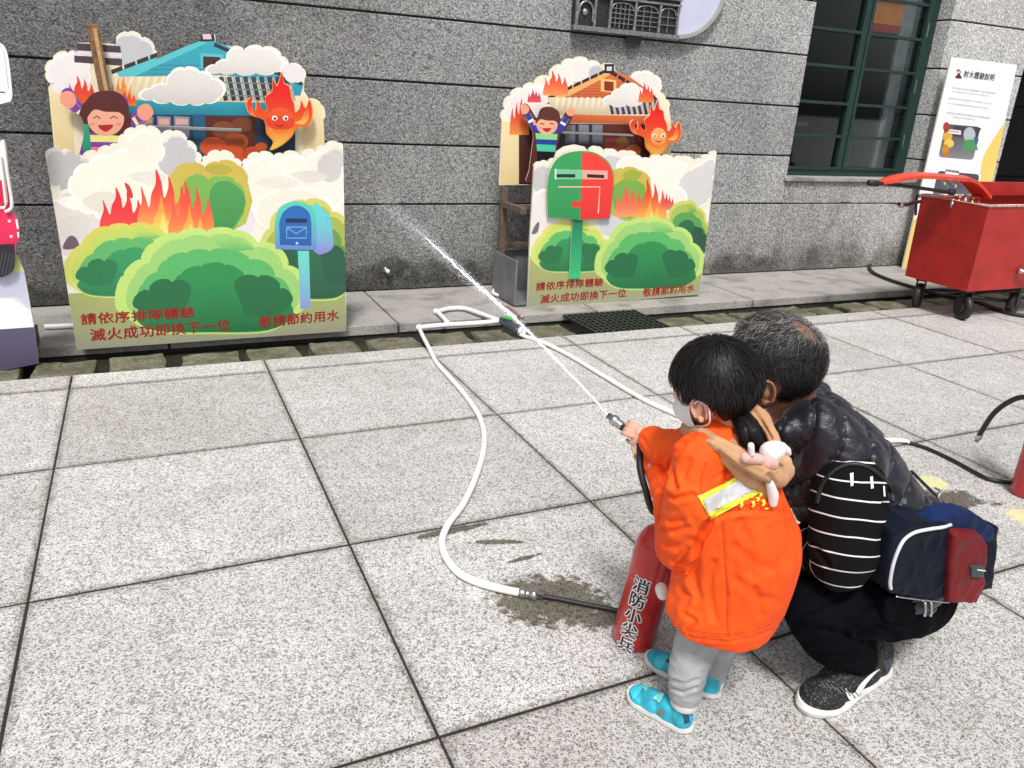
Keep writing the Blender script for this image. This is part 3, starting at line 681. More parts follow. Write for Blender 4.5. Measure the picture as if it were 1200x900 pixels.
def firefig(parent, y, cx, cy, s, mask=False):
    f = lambda pts: [(cx + x * s, cy + q * s) for x, q in pts]
    body = [(-.9,-.2),(-1.75,-.55),(-2.0,-1.25),(-1.72,-1.6),(-1.6,-1.05),(-1.42,-.8),(-1.35,-1.45),(-1.05,-.95),(-.72,-.8),(-.85,-1.6),(-.42,-2.0),(-.38,-2.75),(-.12,-2.3),(.18,-3.15),(.3,-2.5),(.62,-2.3),(.72,-1.7),(.92,-1.2),(.98,-.7),(1.25,-.95),(1.35,-1.45),(1.6,-.95),(1.85,-1.5),(2.05,-.7),(1.8,.1),(1.1,.25),(.75,.8),(.1,1.35),(-.55,1.6),(-.35,1.1),(-.75,.6)]
    g = cutout('flame_figure', y, smooth2(f(body), 3), parent, '#f7a34a')
    d = Art('flame_print', y, g)
    q = smooth2(f(body), 3)
    d.poly([(cx + (a - cx) * .97, cy + (b - cy) * .97) for a, b in q], '#e81414', '#fbc23c', 3.2)
    d.poly(smooth2(f([(-.62,.15),(-.2,.55),(.3,.62),(.78,.3),(.6,.85),(.1,1.2),(-.42,1.5),(-.25,1.0),(-.58,.6)]), 4), '#f58b3a', '#f6d455')
    for sx in (-1, 1):
        d.poly(smooth2(f([(sx * 1.7,-1.1),(sx * 1.35,-.3),(sx * .95,-.05),(sx * 1.5,.02),(sx * 1.8,-.4)]), 4), '#f0502a', '#f9c560')
    if mask: d.poly(ell2(cx + .25 * s, cy - .25 * s, .62 * s, .7 * s), '#f7b06a', '#f29350')
    else: d.poly(smooth2(f([(-.82,-.25),(-.5,-.7),(.1,-.85),(.66,-.65),(.9,-.2),(.8,.2),(.3,.35),(-.3,.3),(-.7,.1)]), 4), '#e8431f'); d.poly(smooth2(f([(-.75,-.4),(-.4,-.85),(.1,-1.0),(.6,-.8),(.85,-.35),(.4,-.5),(0,-.45),(-.4,-.5)]), 4), '#ee5a2c')
    ox = .25 if mask else .05
    for sx in (-.32, .34):
        d.poly(ell2(cx + (sx + ox) * s, cy - .34 * s, .17 * s, .15 * s), '#fff3df'); d.poly(ell2(cx + (sx + ox + .02) * s, cy - .31 * s, .08 * s), '#3a1512')
    d.poly(smooth2(f([(-.3 + ox,.02),(ox,.2),(.32 + ox,-.02),(ox,.1)]), 4), '#9c2015'); d.done(); return g
firefig(b1, C1, 327, 145, 19.5)
# guide rod, slat and frame timber of the first stand
box('guide_rod', (A(165,152,C1 + .03).x, C1 + .02, A(200,150,C1).z - .010), (A(283,142,C1).x, C1 + .035, A(200,150,C1).z + .010), M_chrome, b1, .003)
p0, p1 = A(112, 37, C1 + .02), A(124, 112, C1 + .02)
sl = thing('wooden_slat', 'brown wooden slat standing upright above the painted girl', 'slat', (p1.x, C1, p1.z))
M_slat = simple('varnished_slat', (.21, .10, .045), .45, var=.5, vs_=40, bump=.2)
bm = bmesh.new(); bm_box(bm, (-.030, -.010, -.02), (.030, .012, 0.36), .003, M=Matrix.Translation(p1) @ Matrix.Rotation(math.radians(-4), 4, 'Y')); obj('slat_board', bm, M_slat, sl)
bm = bmesh.new(); bm_box(bm, (-.002, -.018, -.018), (.018, -.0105, 0.34), .002, M=Matrix.Translation(p1) @ Matrix.Rotation(math.radians(-4), 4, 'Y')); obj('slat_strip', bm, simple('pale_wood', (.48, .30, .14), .5, var=.3, vs_=50), sl)
def stand_frame(parent, xl, xr, yf, yb, zt, rail=.62):
    for x in (xl, xr - .045):
        box('post', (x, yb - .05, .006), (x + .045, yb - .005, zt), M_wood, parent, .004)
        box('side_rail', (x + .001, yf + .03, rail), (x + .044, yb - .051, rail + .045), M_wood, parent, .004)
        box('box_side', (x - .016, yf + .02, .012), (x - .001, yb + .02, .335), M_greybox, parent, .002)
    box('box_back', (xl, yb + .005, .012), (xr, yb + .019, .335), M_greybox, parent, .002)
    box('back_rail', (xl + .046, yb - .04, rail - .3), (xr - .046, yb - .006, rail - .262), M_wood, parent, .004)
    box('box_bottom', (xl, yf + .02, .012), (xr, yb + .004, .022), M_greybox, parent)
stand_frame(b1, -.30, .98, F1, K1 - .05, .96)
flush()
# ---------------- second board set
b2 = thing('cutout_stand', 'painted fire game stand with a green and red mailbox, beside an open grey box', 'painted stand', (3.2, 5.05, 0), 'painted fire game stands')
fp = bpy.data.objects.new('front_board', None); link(fp, b2); LAY[0] = 0
top2 = [(626,196),(634,190),(643,191),(650,186),(690,178),(700,172),(707,180),(715,175),(724,182),(736,178),(746,182),(752,188),(762,187),(776,184),(790,187),(800,184),(814,192),(822,186),(831,182),(840,178)]
out2 = scallop(top2, .3, 5) + [(830,262),(820,345),(718,354),(618,362),(621,280)]
panel('board_panel', out2, F2, .018, fp, '#efe9d8')
ar = Art('smoke_print', F2, fp)
cloud_on(F2, fp, [(625,212),(627,198),(640,194),(648,206),(644,222),(632,226)], '#c9c6c4', '#e4e0da', .25)
cloud_on(F2, fp, [(624,262),(626,232),(640,222),(652,236),(650,262)], '#ece4e0', '#f7f2ec', .25)
cloud_on(F2, fp, [(700,196),(708,184),(720,182),(730,190),(726,204),(712,208)], '#cfcccb', '#eae6e2', .25)
cloud_on(F2, fp, [(722,196),(730,186),(748,186),(766,190),(780,188),(796,190),(806,196),(800,214),(776,226),(744,222)], '#f5f0e2', '#fdfaf0', .2)
cloud_on(F2, fp, [(796,226),(800,206),(812,198),(824,192),(836,184),(834,206),(830,234),(812,242)], '#d6d4d2', '#f1ede6', .2)
cloud_on(F2, fp, [(702,262),(706,248),(720,244),(734,248),(738,260),(728,274),(712,276)], '#cdd0d6', '#ebe9ea', .25)
cloud_on(F2, fp, [(764,232),(780,218),(800,222),(804,238),(784,246)], '#f2ece0', '#fbf8ee', .2)
ar = Art('hill_print', F2, fp); ar.poly(smooth2([(623,274),(627,264),(632,260),(630,272)], 3), '#746a78'); ar.done()
bu = Art('bush_print', F2, fp)
bu.poly(scallop([(708,232),(712,208),(730,198),(748,200),(762,212)], .2) + [(766,240),(740,262),(712,250)], '#cdb750', '#a4b84c')
bu.poly(scallop([(718,232),(726,214),(742,212),(756,222)], .22) + [(758,242),(738,256),(720,246)], '#7fae48', '#5da04b')
bu.poly(smooth2([(730,204),(740,199),(752,203),(746,211),(734,211)], 3), '#9fae3f')
bu.poly([(621,300),(825,292),(820,345),(718,354),(618,362)], '#adb46a', '#9c9c86'); bu.done()
fl_ = Art('flame_print', F2, fp); flame_on(F2, fp, 720, 216, 754, 254, '#ee5a48', '#f3a46a', False); flame_on(F2, fp, 744, 208, 782, 262, '#ea3428', '#fbd565'); flame_on(F2, fp, 775, 226, 790, 246, '#d9333e', '#f28a60', False); fl_.done()
bu = Art('bush_print', F2, fp)
bush_on(F2, fp, 776, 234, 832, 302, ('#cfd06a', '#a9bf5a', '#5aa257', '#2b6b4a', '#28563f'))
bush_on(F2, fp, 622, 258, 716, 318, ('#e2dd77', '#c6dd6c', '#5fba6a', '#33965a', '#2a7447'))
bush_on(F2, fp, 697, 255, 824, 338); bu.done()
lettering('lettering', '請依序排隊體驗', (628,341), (706,335), 10, F2, M_redink, fp, .0016)
lettering('lettering', '滅火成功即換下一位', (633,356), (733,348), 10.5, F2, M_redink, fp, .0016)
lettering('lettering', '敬請節約用水', (753,348), (813,342), 10, F2, M_redink, fp, .0016)
# the raised mailbox of the second stand
FM = F2 - .03; mo = [(642,254)] + smooth2([(641,225),(644,202),(653,186),(666,179),(681,177),(697,179),(712,189),(719,204),(719,225)], 4, False) + [(715,256),(680,258)]
mf = cutout('mailbox_figure', FM, mo, fp, '#2f9a55', .012)
mp_ = Art('mailbox_print', FM, mf)
mp_.poly([(642,254)] + smooth2([(642,225),(645,203),(654,187),(666,180),(682,178)], 4, False) + [(680,258)], '#3aa05c', '#2c9350')
mp_.poly([(682,178)] + smooth2([(697,180),(711,190),(718,204),(718,225)], 4, False) + [(714,256),(680,257)], '#ee4136', '#e22f2c')
mp_.poly([(650,198),(712,200),(712,210),(650,210)], '#7fc79a'); mp_.poly([(683,199),(712,200),(711,210),(683,209)], '#f2a89c'); mp_.poly([(650,198),(652,198),(652,210),(650,210)], '#d8ecd9')
mp_.poly([(652,204),(674,204),(674,208),(652,208)], '#14332a'); mp_.poly([(688,204),(708,205),(708,209),(688,208)], '#3b1417')
mp_.poly(line2([(654,219),(703,219),(701,250)], 1.6), '#f0b9a8'); mp_.poly([(670,236),(682,236),(682,243),(670,243)], '#e43a31'); mp_.done()
pf = cutout('mailbox_post_figure', FM + .012, [(671,258),(683,258),(680,326),(667,327)], fp, '#2fae6c', .01)
pp_ = Art('post_print', FM + .0115, pf); pp_.poly([(671,258),(683,258),(680,326),(667,327)], '#1d7a55', '#3cc580'); pp_.poly([(658,322),(690,320),(690,328),(657,330)], '#46c088'); pp_.done()
# back board of the second stand
bk = bpy.data.objects.new('house_board', None); link(bk, b2); LAY[0] = 0
outk = [(585,217),(588,140)] + scallop([(588,140),(592,128),(598,112),(613,104),(626,98),(644,90),(658,76),(672,70),(690,72),(704,78)], .28, 5) + [(708,74),(718,74),(722,84),(740,90)] + scallop([(740,90),(752,84),(766,88),(775,98),(771,108),(780,116),(784,126)], .25, 4) + [(786,140),(786,215)]
panel('board_panel', outk, K2, .015, bk, '#f4ead0')
a_ = Art('wall_print', K2, bk)
cloud_on(K2, bk, [(592,138),(596,122),(606,108),(622,102),(640,104),(646,118),(634,134),(610,142)], '#f3e9e4', '#fffaf4', .22); cloud_on(K2, bk, [(652,88),(660,76),(674,71),(690,74),(702,80),(698,96),(678,100),(660,98)], '#efe9e2', '#fdfaf4', .22); cloud_on(K2, bk, [(736,96),(746,86),(760,86),(774,98),(768,110),(750,110)], '#eee8e0', '#fdfaf4', .22)
cloud_on(K2, bk, [(690,84),(698,76),(706,80),(706,92),(696,94)], '#bfc3c8', '#d6d8da', .2); a_.poly([(588,142),(608,146),(608,216),(586,216)], '#f3dfae', '#e9cf98'); a_.done()
h = Art('house_print', K2, bk)
h.poly([(648,114),(712,82),(730,84),(768,112),(770,122),(640,122)], '#d8733c', '#c05a30')
for k in range(6): h.poly([(672 - k * 4, 96 + k * 3.6), (740 + k * 4, 96 + k * 3.6), (740 + k * 4, 96.8 + k * 3.6), (672 - k * 4, 96.8 + k * 3.6)], '#b54f2a')
h.poly([(642,114),(708,82),(714,84),(714,88),(668,112),(652,116)], '#f0b06a')
for k in range(7):
    t0, t1 = k / 7, (k + .85) / 7; h.poly([(642 + 70 * t0, 113 - 33 * t0), (642 + 70 * t1, 113 - 33 * t1), (642 + 70 * t1, 117 - 33 * t1), (642 + 70 * t0, 117 - 33 * t0)], '#30242b')
for k in range(6):
    t0, t1 = k / 6, (k + .85) / 6; h.poly([(716 + 56 * t0, 82 + 34 * t0), (716 + 56 * t1, 82 + 34 * t1), (714 + 56 * t1, 86 + 34 * t1), (714 + 56 * t0, 86 + 34 * t0)], '#292633')
h.poly([(708,75),(719,75),(720,86),(709,86)], '#241b22'); h.poly([(711,78),(717,78),(717,83),(711,83)], '#d7d2d8')
h.poly([(704,92),(722,94),(722,108),(704,107)], '#f2c27a'); h.poly([(708,95),(719,96),(719,107),(708,106)], '#8a2f1c')
h.poly([(642,114),(766,116),(774,134),(670,134),(648,136)], '#e8d6b4', '#cdb48c')
for k in range(9):
    x = 652 + k * 7; h.poly(line2([(x + 2, 114), (x, 124), (x - 1, 133)], 2.6), '#f7efdb', '#cbb28a')
for k in range(9):
    x = 716 + k * 6.6; h.poly(line2([(x - 1, 116), (x, 125), (x + 2, 134)], 3.6), '#4b4a63', '#2b2a44'); h.poly(line2([(x + 2.6, 116), (x + 3.6, 125), (x + 5.4, 134)], 1.4), '#b3b1bf')
h.poly([(664,134),(776,136),(778,146),(666,144)], '#d9703a', '#b85428')
h.poly([(608,144),(778,146),(778,216),(608,216)], '#2c2a33', '#1d1a22'); h.poly([(608,150),(624,150),(622,214),(608,214)], '#4b2420')
for (x0, x1) in ((662,674),(678,690),(694,706)): h.poly([(x0,146),(x1,146.5),(x1,168),(x0,168)], '#82868f', '#5a5e68')
h.poly([(706,146),(758,147),(758,200),(706,200)], '#5a1f1b', '#3d1715'); h.poly([(774,140),(786,140),(786,215),(776,215)], '#f0dfb6'); h.done()
s_ = Art('smoke_print', K2, bk)
for (x, y, r, c) in ((716,168,9,'#7a2a20'),(730,166,8,'#7d5020'),(724,178,10,'#8e2e1e'),(742,176,9,'#a0501f')): s_.poly(ell2(x, y, r, r * .75), c)
cloud_on(K2, bk, [(706,118),(716,112),(726,104),(736,98),(748,102),(756,112),(752,120),(734,122),(716,122)], '#f1ece4', '#fdfaf4', .22, '#ded6ce'); s_.done()
f_ = Art('flame_print', K2, bk); flame_on(K2, bk, 636, 82, 666, 112, '#ea4a34', '#f6a05a', False); flame_on(K2, bk, 597, 114, 620, 158, '#e8402f', '#f2963f', False, True); flame_on(K2, bk, 618, 104, 634, 120, '#c93656', '#ea5a4a', False); flame_on(K2, bk, 748, 96, 766, 120, '#e03a30', '#f2883e', False); f_.done()
k2 = kid(b2, C2, '#5b2c22', (641,143,14.5), [(629,138),(624,131),(618,122),(611,123),(612,134),(620,146),(625,158),(623,176),(620,200),(618,214),(650,214),(652,190),(656,160),(664,150),(671,137),(674,129),(667,126),(661,133),(657,139),(655,131),(648,126),(640,125),(633,128)],
    [(628,152,618,134,8,614,128),(654,154,664,138,8,669,130)], ('#2b3aa0', '#2b3aa0', [(150,156,'#2b3aa0'),(156,163,'#8fe08c'),(163,169,'#2440a8'),(169,177,'#52d1a8'),(177,212,'#14161c')]), False)
firefig(b2, C2, 768, 164, 15, True)
flush()
box('guide_rod', (A(660,160,C2).x, C2 + .02, A(700,157,C2).z - .009), (A(745,153,C2).x, C2 + .034, A(700,157,C2).z + .009), M_chrome, b2, .003)
stand_frame(b2, 2.352, 3.80, F2, K2 + .03, .80, .66)
box('base_shelf', (2.42, K2 - .10, .655), (3.7, K2 - .02, .685), M_wood, b2, .003)
# ================================================================ OTHER THINGS BY THE WALL
# red fire engine cut-out on its road board at the left edge
tb = thing('truck_cutout', 'red and white fire engine cut-out on a lilac road board, at the left edge', 'painted stand', (-.8, 4.5, 0))
FT = 4.40
rb = bpy.data.objects.new('road_board', None); link(rb, tb)
panel('board_panel', [(-120,322),(-60,312),(0,302),(20,300),(28,317),(40,384),(45,426),(-10,437),(-120,455)], FT, .02, rb, '#dfe0ea')
a_ = Art('road_print', FT, rb)
a_.poly([(-120,300),(24,296),(29,318),(-120,324)], '#b8c86a', '#d4dc92'); a_.poly([(-120,318),(28,318),(34,362),(20,348),(-120,348)], '#b9bdd4', '#cfd2e2')
a_.poly([(-120,350),(14,350),(36,364),(42,386),(-120,396)], '#fbfbfd'); a_.poly([(-120,394),(42,383),(50,440),(-120,470)], '#5b5570', '#433c54'); flush()
tc = bpy.data.objects.new('truck_figure', None); link(tc, tb)
FU = FT - .03
panel('figure_panel', smooth2([(-90,270),(-88,180),(-40,172),(4,166),(8,200),(13,246),(17,252),(22,262),(22,280),(18,288),(17,312),(10,322),(-6,324),(-14,300),(-80,306)], 3), FU, .012, tc, '#e0224f')
a_ = Art('truck_print', FU, tc)
a_.poly([(-90,165),(2,165),(5,212),(-90,214)], '#f4f2f4'); a_.poly([(-90,212),(6,211),(10,247),(-90,250)], '#d91c46')
a_.poly(line2([(-90,170),(2,172),(8,236),(5,243),(-90,246)], 3), '#fdfdfd')
a_.poly([(-90,288),(17,286),(19,330),(-90,330)], '#26242c')
for k in range(8): a_.poly(line2([(-12 + k * 4, 290 + k), (-22 + k * 4 + 4, 322)], 1.2), '#4a4854')
a_.poly(smooth2([(-90,252),(14,249),(21,256),(23,270),(21,284),(-90,290)], 3), '#ee2f5e', '#d81f4c')
for (x, y) in ((11,259),(13,277)): a_.poly(ell2(x, y, 1.8), '#ffd9e2')
a_.poly(line2([(19,257),(21,268)], 2.2), '#ffffff'); a_.poly(line2([(21,272),(22,278)], 2.2), '#ffffff'); flush()
P = lambda u, v, y: A(u, v, y)
tube('rail', [P(3,164,FU-.01), P(5,172,FU-.012), P(9,205,FU-.012), P(14,238,FU-.012), P(11,246,FU-.012), P(6,248,FU-.01)], .0075, M_white, tc, 8)
tube('rail', [P(0,182,FU-.01), P(3,205,FU-.012), P(7,240,FU-.012)], .006, M_white, tc, 8)
cb = bpy.data.objects.new('cab_board', None); link(cb, tb)
panel('figure_panel', [(-90,60),(-20,50)] + smooth2([(0,50),(6,56),(10,70),(14,105),(14,114),(12,119)], 3, False) + [(0,122),(-90,126)], FU, .012, cb, '#fafafa')
a_ = Art('cab_print', FU, cb); a_.poly(line2([(-80,62),(0,54),(5,62),(10,104)], 1.2), '#c9c9cf'); a_.poly(line2([(-20,108),(5,108),(8,113),(-20,116)], 1.4), '#3a3a40'); flush()
box('support_post', (-.98, FT + .03, .0), (-.92, FT + .09, 1.5), M_wood, tb); box('base_box', (-2.0, FT + .0202, .012), (-.60, FT + .42, .10), M_black, tb, .004)
# white-wrapped pipe lying on the apron between the two
pz = tag(tube('pipe', [G(52,383,.02), G(76,382,.02), G(110,380,.02)], .016, M_white, None, 8), 'short white and red pipe lying behind the left painted board', 'pipe')
# ---------------- poster board
po = thing('poster_board', 'tall white and yellow instruction poster standing by the doorway', 'poster', (7.4, 5.47, 0))
YP = 5.47
LAYQ = [(1115,67),(1192,76),(1141,315),(1057,316)]
panel('poster_panel', LAYQ, YP, .015, po, '#fbfbfb')
a_ = Art('poster_print', YP, po)
a_.poly([(1057,316),(1060,303)] + smooth2([(1066,262),(1092,243),(1128,236),(1146,214),(1152,184),(1166,160),(1181,138)], 4, False) + [(1181,130),(1192,120),(1141,316)], '#f7d36a', '#f3d98c')
def rrect(x0, y0, x1, y1, sh, r=3):  # leaning rounded picture
    o = []
    for (cx, cy, a0) in ((x0 + r, y0 + r, 180), (x1 - r, y0 + r, 270), (x1 - r, y1 - r, 0), (x0 + r, y1 - r, 90)):
        for k in range(5):
            a = math.radians(a0 + k * 22.5); x, y = cx + r * math.cos(a), cy + r * math.sin(a); o.append((x - sh * (y - y0), y + .09 * (x - x0)))
    return o
a_.poly(rrect(1106,143,1151,186,.22,5), '#ffffff'); a_.poly(rrect(1108,145,1149,184,.22,4), '#50525a', '#8d8c90')
a_.poly(rrect(1097,198,1150,232,.22,4), '#ffffff'); a_.poly(rrect(1099,200,1148,230,.22,4), '#3f4458', '#6b6e7c')
a_.poly([(1118,148),(1150,150),(1144,162),(1116,160)], '#3c3e46'); a_.poly(ell2(1136,158,7,9), '#b9c2c4'); a_.poly([(1130,164),(1143,163),(1146,176),(1127,177)], '#4f9a5e'); a_.poly([(1141,160),(1147,163),(1144,172)], '#2f5f96')
a_.poly([(1110,151),(1126,153),(1126,158),(1110,156)], '#f4eef0'); a_.poly([(1112,153),(1124,154.6),(1124,155.6),(1112,154)], '#c0404a')
for (x, y, rx, ry, c) in ((1109,149,4,6,'#a83a2c'),(1110,160,6,5,'#e8b23c'),(1112,168,6,5,'#f0cf5a'),(1108,175,4,6,'#d88a28'),(1109,181,3,3,'#c8741e')): a_.poly(ell2(x, y, rx, ry), c)
a_.poly([(1108,201),(1124,203),(1123,208),(1107,206)], '#ffffff')
for k in range(7): a_.poly(ell2(1109 + k * 2.3, 199.5 + k * .3, 1.1), '#24242a')
for k in range(9): a_.poly(ell2(1104 + k * 3.2, 212 + (k % 3) * 3, 1.5, 2), ('#b8452f', '#e0b13a', '#3f8f52', '#4a6a9c')[k % 4])
# fine print: rows too small to read
rr = random.Random(3)
for (v, u0, u1, dk) in ((102,1117,1167,.72),(106,1116,1158,.82),(114,1112,1161,.76),(120,1111,1158,.75),(131,1110,1158,.70),(136,1117,1142,.75)):
    x = u0
    while x < u1:
        w = rr.uniform(.9, 1.6); g = int(255 * (dk + rr.uniform(-.08, .1))); yy = v + .13 * (x - u0)
        a_.poly([(x, yy), (x + w, yy + .1), (x + w - .5, yy + 2.3), (x - .5, yy + 2.2)], '#%02x%02x%02x' % (g, g, min(255, g + 8))); x += w + rr.uniform(.5, .9)
a_.poly(smooth2([(1123,81),(1126,84),(1125,87),(1127,92),(1119,91),(1122,87),(1121,83)], 3), '#5a1f2c'); a_.poly(ell2(1123.3, 84.6, 1.6, 1.5), '#f2d8c8')
flush()
M_inkgrey = simple('grey_lettering', (.10, .09, .13), .5, var=0)
lettering('lettering', '射水體驗說明', (1128.5,90.5), (1164,95), 8.5, YP, M_inkgrey, po, .0016)
for x in (7.02, 7.72): box('poster_foot', (x, YP - .12, .005), (x + .05, YP + .10, .03), M_black, po, .004)
box('poster_strut', (7.30, YP + .016, .0305), (7.34, YP + .06, 1.5), M_black, po)
# ---------------- metal relief on the wall
rl = thing('wall_relief', 'metal relief of a building front with a pale lilac disc, high on the wall', 'wall relief', (3.5, WY, 2.2))
M_rel = simple('aged_silver_relief', (.30, .29, .29), .38, .75, var=.5, vs_=50, bump=.5, bs=90, bdist=.004)
M_reld = simple('dark_relief_ground', (.04, .038, .038), .5, .5, var=.4, vs_=60)
M_lil = simple('pale_lilac_disc', hexc('#c3c4dc'), .35, var=.05)
YR = WY - .045
def rz(u, v): p = A(u, v, YR); return p.x, p.z
def rbx(n, x0, z0, x1, z1, d0, d1, mat=M_rel): return box(n, (x0, YR - d1, z0), (x1, YR - d0, z1), mat, rl, .002)
rx0, rz0 = 2.985, 1.915; rx1 = 3.90
box('relief_plate', (rx0, YR + .0, rz0), (rx1, WY - .002, 2.95), M_reld, rl, .004)
box('base_moulding', (rx0 - .01, YR - .035, rz0 - .012), (rx1 + .01, YR + .02, rz0 + .022), M_rel, rl, .005)
for z in (2.135, 2.175, 2.40, 2.70): box('cornice', (rx0 - .006, YR - .028, z), (rx1 + .008, YR - .001, z + .016), M_rel, rl, .004)
xsr = [3.0, 3.15, 3.28, 3.50, 3.72, 3.885]
for x in xsr: box('pilaster', (x - .010, YR - .026, rz0 + .0225), (x + .010, YR - .0012, 2.134), M_rel, rl, .003)
for x in xsr + [3.08, 3.39, 3.6, 3.8]: box('pilaster', (x - .009, YR - .024, 2.192), (x + .009, YR - .0012, 2.70), M_rel, rl, .003)
for a, b, cols_, rows_ in ((3.292, 3.488, 5, 5), (3.514, 3.708, 3, 5), (3.732, 3.872, 2, 3)):
    for k in range(1, cols_): x = a + (b - a) * k / cols_; rbx('window_bar', x - .0035, 1.945, x + .0035, 2.105, .0015, .013)
    for k in range(1, rows_): z = 1.945 + .165 * k / rows_; rbx('window_bar', a, z - .003, b, z + .003, .0015, .016)
    tube('window_arch', [(a, YR - .012, 2.07), (a + (b - a) * .12, YR - .012, 2.105), ((a + b) / 2, YR - .012, 2.118), (b - (b - a) * .12, YR - .012, 2.105), (b, YR - .012, 2.07)], .006, M_rel, rl, 6)
for k in range(14):
    x = 3.0 + k * .064
    rbx('tile_bar', x, 2.21, x + .045, 2.28 + .03 * (k % 3), .0015, .012)
    rbx('tile_bar', x + .01, 2.31, x + .04, 2.39, .0015, .016)
# entrance scroll at the left end
tube('entrance_arch', [(3.0, YR - .015, 1.97)] + [(3.075 + .06 * math.cos(a), YR - .015, 2.03 + .07 * math.sin(a)) for a in np.linspace(math.pi, 0, 7)] + [(3.135, YR - .015, 1.97)], .009, M_rel, rl, 8)
lathe('rosette', [(.0, 0), (.028, 0), (.022, .012), (.008, .016), (.0, .017)], Vector((3.075, YR - .001, 2.03)), (0, -1, 0), M_rel, rl, 16)
bm = bmesh.new(); r = bmesh.ops.create_cone(bm, cap_ends=True, segments=20, radius1=.05, radius2=.07, depth=.03, matrix=Matrix.Translation((3.52, YR + .015, 1.885)) @ Matrix.Rotation(math.pi / 2, 4, 'X')); obj('pendant', bm, M_reld, rl)
dcx, dcz, dr = 3.89, 2.34, .425
def disc_part(name, r0, r1, y0, y1, mat, seg=72):
    V = []; F = []
    for r_, y_ in ((r0, y1), (r1, y1), (r1, y0), (r0, y0)):
        for k in range(seg + 1): a = -math.pi / 2 + math.pi * k / seg; V.append((dcx + .012 + r_ * math.cos(a), y_, dcz + r_ * math.sin(a)))
    n = seg + 1
    for j in range(4):
        for k in range(seg): F.append((j * n + k, j * n + k + 1, ((j + 1) % 4) * n + k + 1, ((j + 1) % 4) * n + k))
    return pyobj(name, V, F, mat, rl)
disc_part('disc', .001, dr - .028, YR - .004, WY - .003, M_lil); disc_part('disc_rim', dr - .0275, dr, YR - .026, WY - .003, simple('disc_rim_paint', (.33, .36, .33), .45, var=.1))
# ---------------- red fire-water cart
ct = thing('fire_cart', 'red steel fire water cart on black casters beside the poster', 'cart', (6.0, 4.0, 0))
def m_redpaint():
    t = NT('worn_red_paint'); f = t.noise(7, 6, .65); col = t.ramp(f, [(.3, (.29, .011, .009, 1)), (.7, (.46, .018, .012, 1))])
    sc = t.ramp(t.noise(34, 6, .75), [(.66, 0.0), (.74, .55)]); col = t.mix(sc, col, (.16, .03, .02, 1))
    t.set('Base Color', col); t.set('Roughness', .42); t.bump(t.noise(14, 4), .08, .004); return t.m
M_red = m_redpaint()
cx0, cx1, cy0, cy1, cz0, cz1 = 5.50, 6.95, 3.745, 4.31, .24, .872
bm = bmesh.new()
# tapered tank: open trough, outside and inside skins
o_ = [(cx0 + .02, cy0 + .015, cz0), (cx1, cy0 + .015, cz0), (cx1, cy1, cz0), (cx0 + .02, cy1, cz0)]; tz = [(cx0, cy0, cz1), (cx1, cy0, cz1), (cx1, cy1, cz1), (cx0, cy1, cz1)]
vb = [bm.verts.new(p) for p in o_]; vt = [bm.verts.new(p) for p in tz]
vi = [bm.verts.new((x + (.02 if x < 6 else -.02), y + (.02 if y < 4 else -.02), z)) for x, y, z in tz]; vj = [bm.verts.new((x + (.03 if x < 6 else -.03), y + (.03 if y < 4 else -.03), z + .3)) for x, y, z in o_]
bm.faces.new(vb[::-1])
for k in range(4):
    k2 = (k + 1) % 4; bm.faces.new((vb[k], vb[k2], vt[k2], vt[k])); bm.faces.new((vt[k], vt[k2], vi[k2], vi[k])); bm.faces.new((vi[k], vi[k2], vj[k2], vj[k]))
bm.faces.new(vj); bmesh.ops.recalc_face_normals(bm, faces=bm.faces); obj('tank', bm, M_red, ct)
M_worn = simple('worn_edge_steel', (.55, .38, .33), .4, .4, var=.4, vs_=30)
tube('rim', [(cx1, cy0 - .004, cz1 + .004), (cx0 - .002, cy0 - .004, cz1 + .004), (cx0 - .002, cy1 + .004, cz1 + .004), (cx1, cy1 + .004, cz1 + .004)], .010, M_worn, ct, 8, straight=True)
box('deck', (cx0 + .021, cy0 + .021, cz1 - .05), (5.93, cy1 - .021, cz1 - .03), M_red, ct, .003)
box('back_lid', (6.04, cy1 - .07, cz1 + .012), (cx1, cy1 - .05, cz1 + .12), M_red, ct, .004, )
tube('front_handle', [(5.96, cy0 + .004, .815), (5.965, cy0 - .03, .815), (6.8, cy0 - .03, .815), (6.80, cy0 + .004, .815)], .008, M_worn, ct, 8, straight=True)
lathe('outlet', [(.016, 0), (.02, .004), (.02, .03), (.013, .032), (.013, .05)], Vector((6.04, cy0 - .0, .385)), (-.35, -1, 0), M_chrome, ct, 16)
tube('outlet_hose', [(6.055, cy0 - .045, .385), (6.12, cy0 - .05, .372), (6.3, cy0 - .06, .35), (6.7, cy0 - .1, .30)], .013, M_black, ct, 10)
